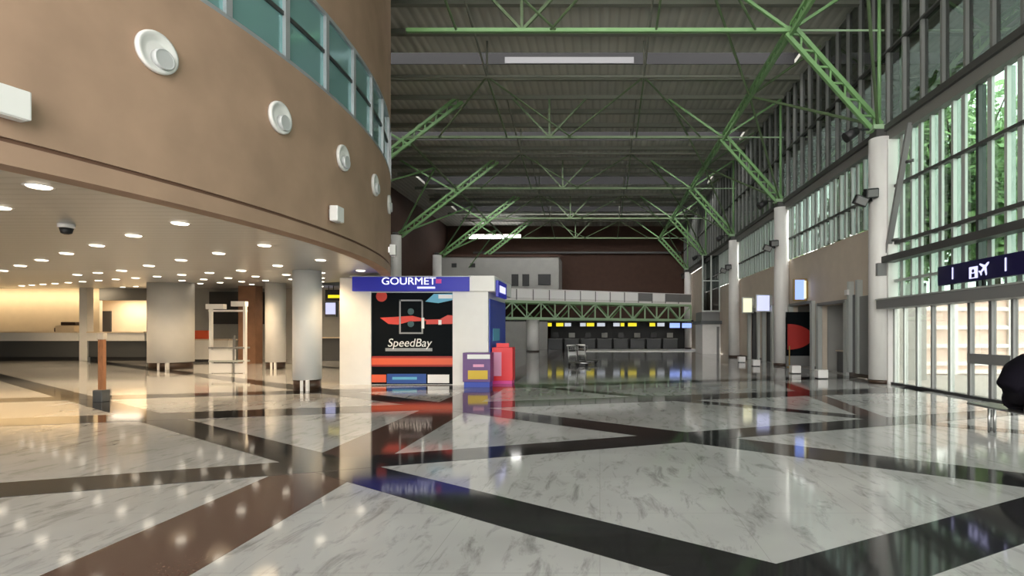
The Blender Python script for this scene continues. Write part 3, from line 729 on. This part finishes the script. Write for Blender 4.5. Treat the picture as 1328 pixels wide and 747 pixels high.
# left columns
for (x, Y, r, lab) in ((-8.24, 15.2, .37, 'white round column under the soffit nearest to the kiosk'), (-14.6, 24.3, .41, 'slim white round column between the brown pier and the frame'), (-19.3, 24.3, .85, 'very thick white round column under the soffit')):
    t = thing('column', lab, 'column', (x, Y, 0)); zt = zs(Y) if Y > 15.5 else 3.37
    MB().lathe((x, Y, 0), [(r, .30), (r, zt)], 40).build('shaft', M['white'], t)
    MB().lathe((x, Y, 0), [(r*.94, 0), (r*.94, .30)], 40).build('plinth', M['skirting'], t)
    for dx in (r*.1, r*.5): MB().box(x+dx-.04, x+dx+.04, Y-r*.98, Y-r*.80, 0, .30).build('foot_bracket', M['white_gloss'], t)
for i, Y in enumerate((35.4, 44.4)):
    t = thing('column', 'white round column on the left rising behind the kiosk, %s' % ('nearer' if i == 0 else 'farther'), 'column', (-13.4, Y, 0))
    MB().lathe((-13.4, Y, 0), [(.36, .12), (.36, 8.0)], 28).build('shaft', M['white'], t); MB().lathe((-13.4, Y, 0), [(.38, 0), (.38, .12)], 28).build('base_ring', M['skirting'], t)
    MB().lathe((-13.4, Y, 0), [(.2, 8.0), (.2, 8.2)], 20).build('head_plate', M['grey_steel'], t)
# left back wall and counters
YW = 33.0
b = MB().mat(M['cream'])
b.box(XL, -30.6, YW, YW+.2, 0, 6)                 # lit wall behind the first counter
b.box(-34.5, -27.0, YW+2.6, YW+2.8, 0, 4)         # bright recess wall
b.box(-27.2, -27.0, YW, YW+2.8, 0, 4)
b.box(-34.5, -27.0, YW+.2, YW+2.8, 3.9, 4.0); b.box(-34.5, -34.3, YW+.2, YW+2.8, 0, 4)
b.mat(M['mid_grey']).box(-30.6, -27.2, YW-.02, YW+.18, 3.6, 6)
b.mat(M['grey_wall']).box(-27.2, -13.8, YW, YW+.2, 0, 6)
struct(b.build('wall_left'), 'warm cream back wall behind the long counters', 'wall')
struct(MB().box(-46.2, XL, YB, YW+.2, 0, ZR).build('wall_left_side', M['cream']), 'cream side wall far left under the soffit', 'wall')
struct(MB().box(-32.9, -32.2, YW+2.5, YW+2.6, 0, 3.05).build('door_6', M['dark']), 'dark doorway in the bright recess', 'door')
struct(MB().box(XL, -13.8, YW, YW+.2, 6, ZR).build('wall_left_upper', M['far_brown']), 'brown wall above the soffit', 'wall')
tag(MB().box(-30.0, -29.55, 31.1, 31.5, 0, zs(31.3)).build('pillar', M['white']), 'square white pillar between the two dark fronted counters', 'pillar')
def counter(x0, x1, lab):
    t = thing('service_counter', lab, 'counter', ((x0+x1)/2, 31.3, 0), 'long service counters')
    MB().box(x0, x1, 31.15, 31.9, .22, 1.15).build('dark_front', M['counter_dark'], t)
    MB().box(x0, x1, 31.25, 31.85, 0, .22).build('kick_plate', M['dark'], t)
    MB().box(x0, x1, 31.05, 31.9, 1.15, 1.62).build('pale_fascia', M['white'], t)
    MB().box(x0, x1, 31.0, 32.0, 1.62, 1.68).build('countertop', M['cream'], t)
counter(-44, -30.02, 'long dark fronted counter with pale top at far left')
counter(-29.5, -26.2, 'short dark fronted counter between white pillar and thick column')
t = thing('cash_register', 'small brown and cream machine on the far left counter', 'register', (-30.8, 31.5, 1.68))
MB().box(-31.6, -30.5, 31.3, 31.8, 1.68, 2.05, .03).build('body', M['cream'], t); MB().box(-31.3, -30.45, 31.32, 31.8, 2.05, 2.25, .03).build('top_unit', M['skirting'], t)
MB().box(-31.75, -31.6, 31.4, 31.7, 1.68, 1.9).build('side_drawer', M['skirting'], t)
tag(MB().box(-37.1, -36.85, YW-.06, YW, 2.75, 3.0, .01).build('wall_switch', M['beige']), 'small beige plate on the cream wall', 'switch')
# shop behind the thick column
t = thing('snack_bar', 'snack bar with pale counter and dark menu board behind thick column', 'counter', (-21.5, 30, 0))
MB().box(-23.6, -20.5, 29.8, 30.4, .15, 1.2).build('counter_front', M['white'], t); MB().box(-23.7, -20.4, 29.7, 30.5, 1.2, 1.27).build('countertop', M['beige'], t); MB().box(-23.5, -20.6, 29.9, 30.3, 0, .15).build('kick_plate', M['dark'], t)
tag(MB().box(-23.6, -20.5, 32.6, 32.99, 2.15, 4.1).build('menu_board', M['dark']), 'large dark menu board on the wall behind the snack bar', 'board')
tag(MB().box(-22.6, -21.7, 29.9, 30.3, 1.27, 1.75, .05).build('crate', M['print_orange']), 'orange crate on the snack bar counter', 'crate')
tag(MB().box(-18.9, -18.0, 28.2, 28.8, 0, zs(28.5)).build('pillar', M['brown_pier']), 'square brown pier beside the slim white column', 'pillar')
# white frame
g0 = Vector((-15.1, 21.6, 0)); t = thing('scanner_frame', 'white metal gate frame with shelves standing under the soffit', 'frame', g0)
xa, xb = -15.45, -14.1
for x in (xa, xb): MB().box(x-.05, x+.05, 21.4, 21.5, 0, 2.75).build('upright', M['white_gloss'], t)
MB().box(xa-.05, xb+.05, 21.38, 21.52, 2.45, 2.52).build('cross_rail', M['white_gloss'], t)
MB().box(xa-.15, xa+.55, 21.35, 21.55, 2.55, 2.75).build('head_panel', M['white_gloss'], t); MB().box(xb-.5, xb+.06, 21.35, 21.55, 2.66, 2.86).build('head_panel', M['white_gloss'], t)
for z in (.98, .45): MB().box(xa, xb, 21.3, 21.75, z, z+.07).build('shelf', M['mid_grey'] if z > .9 else M['fin'], t)
MB().box(xa+.05, xb-.35, 21.4, 21.44, .52, .95).build('middle_panel', M['screen_lilac'] if False else M['white'], t)
MB().box(xa+.05, xa+.85, 21.4, 21.44, .02, .4).build('lower_panel', M['white_gloss'], t); MB().box(xb-.38, xb-.05, 21.4, 21.44, .02, .4).build('lower_panel', M['white_gloss'], t)
MB().box(xb-.45, xb-.38, 21.38, 21.46, 0, 1.5).build('middle_post', M['mid_grey'], t)
# post with dark base
g = ground(131.5, 521); t = thing('barrier_post', 'slim orange wood post on a dark square base', 'post', g)
MB().box(g.x-.11, g.x+.11, g.y-.11, g.y+.11, 0, .28, .015).build('base', M['counter_dark'], t)
MB().box(g.x-.045, g.x+.075, g.y-.04, g.y+.04, .28, 1.45).build('pole', M['wood'], t)
MB().box(g.x-.06, g.x+.09, g.y-.055, g.y+.055, 1.45, 1.6, .01).build('cap', M['beige'], t)
# yellow sign and screen by the wall between column and kiosk
t = thing('direction_sign', 'small yellow hanging sign between white column and kiosk', 'sign', (-14.2, 28, 3.5))
MB().box(-14.25, -13.3, 28, 28.12, 3.28, 3.85).build('sign_case', M['black'], t); MB().box(-14.1, -13.35, 27.985, 28, 3.42, 3.58).build('yellow_stripe', M['yellow_sign'], t)
for x in (-14.1, -13.85): MB().tube((x, 28.06, 3.85), (x, 28.06, zs(28.06)), .02, 8).build('drop_rod', M['black'], t)
t = thing('wall_screen', 'pale lilac screen on the wall behind the kiosk', 'screen', (-16, 32.9, 2.8))
MB().box(-16.75, -16.05, 32.86, 33.0, 2.6, 3.5).build('casing', M['mid_grey'], t); MB().box(-16.7, -16.1, 32.85, 32.86, 2.75, 3.45).build('display', M['screen_lilac'], t)
t = thing('service_counter', 'dark counter glimpsed between white column and kiosk', 'counter', (-15.5, 31, 0))
MB().box(-16.8, -13.9, 31.2, 31.9, 0, 1.3).build('dark_front', M['counter_dark'], t); MB().box(-16.9, -13.85, 31.1, 32, 1.3, 1.36).build('countertop', M['cream'], t)

# ------------------------------------------------------------------ kiosk
KY, KX0, KX1, KD, KH = 16.7, -8.05, -3.46, 3.0, 3.31
def kx(p): return (p-CX)*KY/F
def kz(p): return EYE-(p-CY)*KY/F
k = thing('kiosk', 'white shop kiosk with a blue lit header sign and black poster', 'kiosk', (-5.8, KY, 0))
m = MB()
m.box(KX0, kx(481), KY, KY+KD, 0, KH)
m.box(kx(481), kx(587), KY+.08, KY+KD, 0, KH)
m.box(kx(587), KX1, KY, KY+KD, 0, KH)
m.box(kx(481), kx(587), KY, KY+.08, kz(377), KH)
m.box(kx(608), KX1+.22, KY-.10, KY+KD+.05, kz(378), kz(358), .01)
m.build('body', M['white'], k)
hs = MB().box(kx(459), kx(610), KY-.13, KY, kz(378), kz(359.5), .01).build('header_sign', M['blue'], k)
text('GOURMET', .315, (kx(532), KY-.135, kz(365.5)), (PI/2, 0, 0), M['letters'], hs, 'lettering', .006, sx=1.12)
MB().box(kx(543), kx(566), KY-.14, KY-.13, kz(374.8), kz(372.2)).build('small_strip', M['lavender_letters'], hs)
MB().box(kx(567), kx(574), KY-.14, KY-.13, kz(368), kz(362.5)).build('pink_mark', M['print_magenta'], hs)
MB().box(kx(457), kx(612), KY-.15, KY-.0, kz(359.5), kz(358.5)).build('header_trim', M['fin'], k)
# right-hand side: blue panel and blade sign
sp_ = MB().box(KX1, KX1+.03, KY+.15, KY+KD-.1, .9, kz(387)).build('side_panel', M['blue_panel'], k)
MB().box(KX1+.03, KX1+.045, KY+.6, KY+1.7, 1.35, 1.75).build('side_notice', M['print_cyan'], sp_)
ss_ = MB().box(KX1+.22, KX1+.30, KY+.1, KY+1.6, kz(384), kz(363)).build('side_sign', M['blue'], k)
MB().box(KX1+.305, KX1+.315, KY+.3, KY+1.3, kz(378), kz(369)).build('side_lettering_plate', M['lavender_letters'], ss_)
# poster
p = thing('poster', 'large black advertising poster with red streak and white lettering', 'poster', (kx(534), KY, kz(500)))
PY = KY+.08
MB().box(kx(481), kx(587), PY-.03, PY, kz(498.5), kz(377)).build('sheet', M['print_black'], p)
MB().box(kx(480), kx(588), PY-.05, PY, kz(379.5), kz(377)).build('top_rail', M['fin'], p)
def pp(x0, x1, y0, y1, mm, nm='printed_block', d=.004):
    return MB().box(kx(x0), kx(x1), PY-.03-d, PY-.03, kz(y1), kz(y0)).build(nm, M[mm], p)
m = MB()
m.prism([(kx(492), PY-.034, kz(412)), (kx(534), PY-.034, kz(409.5)), (kx(552), PY-.034, kz(414)), (kx(552), PY-.034, kz(416)), (kx(530), PY-.034, kz(417)), (kx(515), PY-.034, kz(421)), (kx(503), PY-.034, kz(420))], (0, .004, 0)); m.build('red_streak', M['print_red'], p)
m = MB(); m.prism([(kx(552), PY-.034, kz(414.5)), (kx(570), PY-.034, kz(414)), (kx(580), PY-.034, kz(408.5)), (kx(586.5), PY-.034, kz(409)), (kx(586.5), PY-.034, kz(420)), (kx(552), PY-.034, kz(420.5))], (0, .004, 0)); m.build('red_streak', M['print_red'], p)
m = MB(); m.lathe((kx(494), PY-.036, kz(384)), [(.17, .0), (.17, .005)], 24, 'Y'); m.build('red_badge', M['print_red'], p)
m = MB(); m.prism([(kx(551), PY-.034, kz(391)), (kx(562), PY-.034, kz(381)), (kx(586.5), PY-.034, kz(380.5)), (kx(586.5), PY-.034, kz(389)), (kx(568), PY-.034, kz(393))], (0, .004, 0)); m.build('cyan_swash', M['print_cyan'], p)
pp(568, 586, 382, 387, 'print_white', 'corner_logo', .006)
m = MB()
for (x0, x1, y0, y1) in ((517, 548, 388.5, 390.5), (517, 519, 388.5, 433), (546, 548, 388.5, 433), (519, 546, 431, 433)): m.box(kx(x0), kx(x1), PY-.036, PY-.03, kz(y1), kz(y0))
m.build('device_outline', M['print_grey'], p)
m = MB(); m.lathe((kx(532), PY-.034, kz(404)), [(.10, 0), (.10, .004)], 20, 'Y'); m.lathe((kx(532), PY-.034, kz(420)), [(.10, 0), (.10, .004)], 20, 'Y'); m.build('device_lens', M['print_teal'], p)
pp(546, 549.5, 412, 426, 'print_white', 'white_tick', .007); pp(568, 572, 415, 421, 'print_white', 'white_tick', .007)
text('SpeedBay', .36, (kx(530), PY-.036, kz(445)), (PI/2, 0, 0), M['print_white'], p, 'lettering', .003, shear=.2, sx=.98)
pp(499, 560, 451.5, 455.5, 'print_grey', 'grey_strapline')
pp(481, 587, 464.5, 473, 'print_orange', 'orange_band'); pp(481, 587, 462, 464.5, 'dark_red', 'dark_band'); pp(481, 587, 473, 475.5, 'dark_red', 'dark_band')
pp(481, 500, 486, 496, 'print_orange', 'orange_box'); pp(501, 552, 485, 497.5, 'print_blue', 'blue_box'); pp(508, 540, 489, 492.5, 'print_cyan', 'blue_box_text', .006); pp(554, 582, 486, 497, 'print_white', 'white_box')
# promo stand
g = Vector(((619-CX)*16.0/F, 16.0, 0))
t = thing('promotion_stand', 'purple promotion stand with yellow label in front of kiosk', 'stand', g)
hw = .41
MB().box(g.x-hw, g.x+hw, 15.9, 16.4, .16, 1.02, .01).build('body', M['purple'], t); MB().box(g.x-hw+.03, g.x+hw-.03, 15.93, 16.37, 0, .16).build('foot', M['blue_panel'], t)
MB().box(g.x-.27, g.x+.40, 15.885, 15.9, .84, .97).build('white_header', M['print_white'], t); MB().box(g.x-.25, g.x+.33, 15.885, 15.9, .24, .50).build('yellow_label', M['yellow'], t)
MB().box(g.x-.1, g.x+.22, 15.887, 15.9, .60, .68).build('white_print', M['print_pink'], t)
g = Vector((-3.02, 17.0, 0))
t = thing('display_stand', 'red and pink display stand beside the purple stand', 'stand', g)
MB().box(-3.4, -2.75, 17.0, 17.5, .1, 1.15, .01).build('body', M['red'], t)
MB().box(-3.4, -3.1, 16.985, 17.0, .25, 1.0).build('pink_face', M['print_pink'], t)
MB().box(-3.38, -2.77, 17.02, 17.48, 0, .1).build('foot', M['print_magenta'], t); MB().box(-3.3, -2.9, 17.2, 17.25, 1.15, 1.28).build('top_card', M['red'], t)

# ------------------------------------------------------------------ outside
struct(MB().box(9.4, 70, -40, 80, -.25, -.1).build('ground', M['paving']), 'pale paving outside the glass front', 'ground')
t = thing('boundary_wall', 'pinkish block wall with white bands seen through the entrance doors', 'wall', (20, 22, 0))
b = MB().mat(M['out_wall']); b.box(12.0, 40, 22, 22.5, -.1, 3.0); b.build('block_face', None, t)
for z in (-.05, .28, 1.0, 1.75, 2.5): MB().box(12.0, 40, 21.9, 22.0, z, z+.16).build('band', M['out_band'], t)
MB().box(11.9, 40.1, 21.8, 22.6, 3.0, 3.15).build('coping', M['out_band'], t)
for x in (12.9, 14.4, 16.7, 19.4, 22.4): MB().box(x-.12, x+.12, 21.88, 22.0, -.1, 3.0).build('pier', M['out_band'], t)
def tree(x, y, h, r, lab, seed):
    R = random.Random(seed); t = thing('tree', lab, 'tree', (x, y, -.1), 'trees outside the glass front')
    m = MB(); m.tube((x, y, -.1), (x, y, h*.55), .22, 10, .12)
    for k in range(5):
        a = k*1.3; m.tube((x, y, h*(.3+.05*k)), (x+math.cos(a)*r*.6, y+math.sin(a)*r*.6, h*(.55+.06*k)), .08, 6, .03)
    m.build('trunk', M['bark'], t)
    m = MB()
    for k in range(4200):
        u = Vector((R.gauss(0, 1), R.gauss(0, 1), R.gauss(0, 1))).normalized()*(R.random()**.4)
        blob = R.choice(((0, 0, .62, 1), (.5, .2, .5, .7), (-.5, .1, .52, .7), (.1, -.5, .48, .7), (-.1, .4, .75, .6)))
        c = Vector((x+blob[0]*r+u.x*r*blob[3]*.75, y+blob[1]*r+u.y*r*blob[3]*.75, h*blob[2]+u.z*h*.33*blob[3]))
        d1_ = Vector((R.gauss(0, 1), R.gauss(0, 1), R.gauss(0, 1))).normalized(); d2_ = d1_.orthogonal().normalized(); s_ = .22+.18*R.random()
        m.face([c-d1_*s_, c+d2_*s_*.55, c+d1_*s_, c-d2_*s_*.55])
    m.build('foliage', M['leaf'], t)
TR = ((17.3, 26.0, 15.5, 3.3, 'nearest behind the pinkish block wall'), (23.2, 31.5, 17, 3.4, 'second behind the block wall'), (16.8, 34, 14, 3.0, 'tall one left of the second'),
      (29.5, 38, 19, 4.0, 'broad one farther back'), (22, 41, 17, 3.8, 'slim one farther back'), (33, 27, 12, 3.4, 'low one far right along the wall'), (37.5, 46, 20, 4.5, 'farthest and tallest'),
      (15.6, 48, 15, 2.8, 'seen past the first right columns'), (17.0, 56, 15, 3.6, 'at the far end of the terrace'), (31, 13, 10, 3.4, 'out in front of the wall'))
for i, (x, y, h, r, l_) in enumerate(TR): tree(x, y, h, r, 'leafy green tree outside the glass front, '+l_, 100+i)

# ------------------------------------------------------------------ rear of the hall (behind the camera)
w7 = bpy.data.objects.new('window_7', None); C.objects.link(w7); w7.location = (-5, YB, 0); struct(w7, 'glazed end wall behind the viewpoint', 'window')
for x in range(-14, 10, 2): MB().box(x-.06, x+.06, YB-.1, YB+.1, 0, ZR).build('mullion', M['fin'], w7)
for z in (2.6, 5.2, 7.8, 10.4): MB().box(-15, 9.3, YB-.08, YB+.08, z-.06, z+.06).build('rail', M['fin'], w7)
MB().box(-15, 9.3, YB-.02, YB-.01, 0, ZR).build('pane', M['glass_rear'], w7)
struct(MB().box(-46, -15, YB-.2, YB, 0, ZR).build('wall_rear', M['beige']), 'plain rear wall behind the viewpoint', 'wall')

# ------------------------------------------------------------------ person at the right edge
def skinned(name, pts, edges, mat, parent=None, sub=2):
    me = bpy.data.meshes.new(name); me.from_pydata([p[:3] for p in pts], edges, []); o = bpy.data.objects.new(name, me); C.objects.link(o)
    me.materials.append(mat)
    sk = o.modifiers.new('skin', 'SKIN'); sk.use_smooth_shade = True
    for i, p in enumerate(pts):
        v = me.skin_vertices[0].data[i]; v.radius = (p[3], p[4] if len(p) > 4 else p[3]); v.use_root = (i == 0)
    ss = o.modifiers.new('sub', 'SUBSURF'); ss.levels = ss.render_levels = sub
    dg = bpy.context.evaluated_depsgraph_get(); dg.update()
    me2 = bpy.data.meshes.new_from_object(o.evaluated_get(dg)); o.modifiers.clear(); o.data = me2
    for pl_ in me2.polygons: pl_.use_smooth = True
    if parent is not None:
        o.parent = parent; o.matrix_parent_inverse = Matrix.Translation(parent.location).inverted()
    return o
px, pyy = 5.97, 7.9
P = lambda x, y, z: (px+x, pyy+y, z+(.08 if z > .4 else 0))
person = thing('person', 'person in a dark padded jacket sitting hunched at the right edge', 'person', (px, pyy, 0))
bp = [(*P(.02, 0, .60), .15, .15), (*P(.10, 0, .80), .165, .18), (*P(.22, 0, 1.0), .17, .19), (*P(.34, 0, 1.10), .12, .15), (*P(.42, 0, 1.19), .055), (*P(.50, 0, 1.30), .085, .10), (*P(.54, 0, 1.38), .08, .085)]
be = [(0, 1), (1, 2), (2, 3), (3, 4), (4, 5), (5, 6)]
def add(base, seq):
    i = base
    for s_ in seq: bp.append(s_); be.append((i, len(bp)-1)); i = len(bp)-1
    return i
hands = []
for s in (-1, 1):
    add(0, [(*P(.14, s*.12, .56), .10), (*P(.50, s*.15, .53), .075), (*P(.52, s*.15, .28), .058), (*P(.53, s*.15, .09), .04), (*P(.64, s*.16, .05), .038), (*P(.73, s*.17, .04), .03)])
    add(2, [(*P(.30, s*.20, 1.02), .075), (*P(.36, s*.26, .82), .055), (*P(.55, s*.18, .68), .04), (*P(.61, s*.15, .66), .028, .04), (*P(.66, s*.13, .65), .022, .042)])
    for f in range(4):
        add(len(bp)-1 if f == 0 else hb, [(*P(.70, s*(.13+.03*(f-1.5)), .648), .0095), (*P(.735-.004*abs(f-1), s*(.13+.032*(f-1.5)), .635), .009), (*P(.75-.006*abs(f-1), s*(.13+.032*(f-1.5)), .61), .008)]) if False else None
body = skinned('body', bp, be, M['skin'], person)
body.data.materials.append(M['jacket']); body.data.materials.append(M['trousers'])
for pl_ in body.data.polygons:      # dressed: skin only at head, neck, hands
    c_ = pl_.center - Vector((px, pyy, 0))
    if c_.z < .74: pl_.material_index = 2 if not (c_.x > .53 and c_.z > .62) else 0
    elif c_.z < 1.25 and c_.x < .56 - max(0, c_.z-1.0)*.5: pl_.material_index = 1
# clothing shells follow the body
def cloth(nm, seq, ed, mat): return skinned(nm, seq, ed, mat, person)
jk = [(*P(.0, 0, .66), .19, .205), (*P(.06, 0, .74), .20, .22), (*P(.14, 0, .88), .205, .22), (*P(.24, 0, 1.02), .195, .22), (*P(.35, 0, 1.11), .13, .17), (*P(.395, 0, 1.16), .08)]
je = [(0, 1), (1, 2), (2, 3), (3, 4), (4, 5)]
for s in (-1, 1):
    b0 = len(jk)
    jk += [(*P(.30, s*.21, 1.02), .10), (*P(.36, s*.27, .82), .08), (*P(.54, s*.185, .69), .058)]
    je += [(3, b0), (b0, b0+1), (b0+1, b0+2)]
cloth('jacket', jk, je, M['jacket'])
tr = [(*P(.02, 0, .57), .195, .20)]; te = []
for s in (-1, 1):
    b0 = len(tr)
    tr += [(*P(.15, s*.12, .55), .115), (*P(.50, s*.15, .535), .092), (*P(.525, s*.15, .28), .075), (*P(.53, s*.15, .10), .062)]
    te += [(0, b0), (b0, b0+1), (b0+1, b0+2), (b0+2, b0+3)]
cloth('trousers', tr, te, M['trousers'])
for s in (-1, 1):
    cloth('shoe', [(*P(.50, s*.15, .06), .05, .045), (*P(.60, s*.155, .055), .05, .045), (*P(.70, s*.165, .045), .045, .036), (*P(.76, s*.17, .04), .03, .03)], [(0, 1), (1, 2), (2, 3)], M['shoe'])
    for f in range(4):
        yo = s*(.13+.022*(f-1.5)); ln = (.9, 1.05, 1.0, .8)[f]
        cloth('finger', [(*P(.655, yo, .655), .010), (*P(.655+.04*ln, yo, .655), .0095), (*P(.655+.07*ln, yo, .64), .009), (*P(.655+.085*ln, yo, .615), .008)], [(0, 1), (1, 2), (2, 3)], M['skin'])
    cloth('thumb', [(*P(.62, s*.105, .66), .012), (*P(.65, s*.085, .655), .011), (*P(.675, s*.08, .645), .009)], [(0, 1), (1, 2)], M['skin'])
h = MB(); bmesh.ops.create_uvsphere(h.bm, u_segments=20, v_segments=12, radius=1, matrix=Matrix.Translation(P(.49, 0, 1.37)) @ Matrix.Rotation(.35, 4, 'Y') @ Matrix.Diagonal((.105, .09, .10, 1)))
o = h.build('hair', M['hair'], person)
for pl_ in o.data.polygons: pl_.use_smooth = True
for s in (-1, 1):
    h = MB(); bmesh.ops.create_uvsphere(h.bm, u_segments=10, v_segments=8, radius=.012, matrix=Matrix.Translation(P(.60, s*.032, 1.335))); h.build('eye', M['print_white'], person)
    h = MB(); bmesh.ops.create_uvsphere(h.bm, u_segments=10, v_segments=8, radius=1, matrix=Matrix.Translation(P(.51, s*.088, 1.31)) @ Matrix.Diagonal((.022, .01, .032, 1))); h.build('ear', M['skin'], person)
h = MB(); h.tube(P(.59, 0, 1.325), P(.615, 0, 1.285), .008, 10, .017); h.build('nose', M['skin'], person)
h = MB(); h.box(px+.575, px+.592, pyy-.026, pyy+.026, 1.325, 1.337); h.build('mouth', pbr('lips', (.2, .07, .055), .5), person)
t = thing('bench', 'steel bench under the seated person at the right edge', 'bench', (px+.2, pyy, 0))
MB().box(px+.0, px+.42, pyy-.35, pyy+.9, .44, .475, .012).build('seat', M['steel'], t)
for yv in (-.3, .8):
    for xv in (.30, .39): MB().tube((px+xv-.0, pyy+yv, 0), (px+xv, pyy+yv, .44), .02, 10).build('leg', M['steel'], t)

# ------------------------------------------------------------------ light
w = bpy.data.worlds.new('sky'); bpy.context.scene.world = w; w.use_nodes = True
bg = w.node_tree.nodes['Background']; bg.inputs[0].default_value = (1.0, .975, .94, 1); bg.inputs[1].default_value = 4.0
def portal_light(loc, rot, sx, sy):
    L_ = bpy.data.lights.new('sky_portal', 'AREA'); L_.shape = 'RECTANGLE'; L_.size = sx; L_.size_y = sy; L_.cycles.is_portal = True
    o = bpy.data.objects.new('sky_portal', L_); C.objects.link(o); o.location = loc; o.rotation_euler = rot
portal_light((9.5, 2.4, 4), (0, PI/2, 0), 8, 29)
portal_light((9.5, 25, 8), (0, PI/2, 0), 6, 74)
for sk in SK: portal_light((-2.7, sk-MWS[sk]-.1, ZR+1.1), (-PI/2, 0, 0), 22.6, 1.8)
portal_light((-3, YB-.2, 6.7), (PI/2, 0, 0), 24, 13.4)
# cove strip along the cream wall
L_ = bpy.data.lights.new('cove_strip', 'AREA'); L_.shape = 'RECTANGLE'; L_.size = 15; L_.size_y = .15; L_.energy = 70; L_.color = (1, .78, .5)
o = bpy.data.objects.new('cove_strip', L_); C.objects.link(o); o.location = (-37.5, 32.2, 4.15); o.rotation_euler = (.5, 0, 0)
L_ = bpy.data.lights.new('recess_lamp', 'AREA'); L_.size = 2; L_.energy = 55; L_.color = (1, .86, .68)
o = bpy.data.objects.new('recess_lamp', L_); C.objects.link(o); o.location = (-30.5, 34.0, 3.8)

# ------------------------------------------------------------------ camera
cam = bpy.data.cameras.new('camera'); co = bpy.data.objects.new('camera', cam); C.objects.link(co)
co.location = (0, 0, EYE); co.rotation_euler = (PI/2, 0, 0)
cam.sensor_width = 36; cam.lens = F/1328*36; cam.shift_x = -(CX-664)/1328; cam.shift_y = (CY-373.5)/1328
cam.clip_end = 400; cam.clip_start = .05
sc = bpy.context.scene; sc.camera = co
sc.view_settings.view_transform = 'Standard'; sc.view_settings.look = 'None'; sc.view_settings.gamma = 1; sc.view_settings.use_curve_mapping = False
sc.view_settings.exposure = 1.75
sc.cycles.use_denoising = True; sc.cycles.max_bounces = 10; sc.cycles.transparent_max_bounces = 16; sc.cycles.diffuse_bounces = 5; sc.cycles.glossy_bounces = 5
sc.cycles.sample_clamp_indirect = 8; sc.cycles.caustics_reflective = False; sc.cycles.caustics_refractive = False
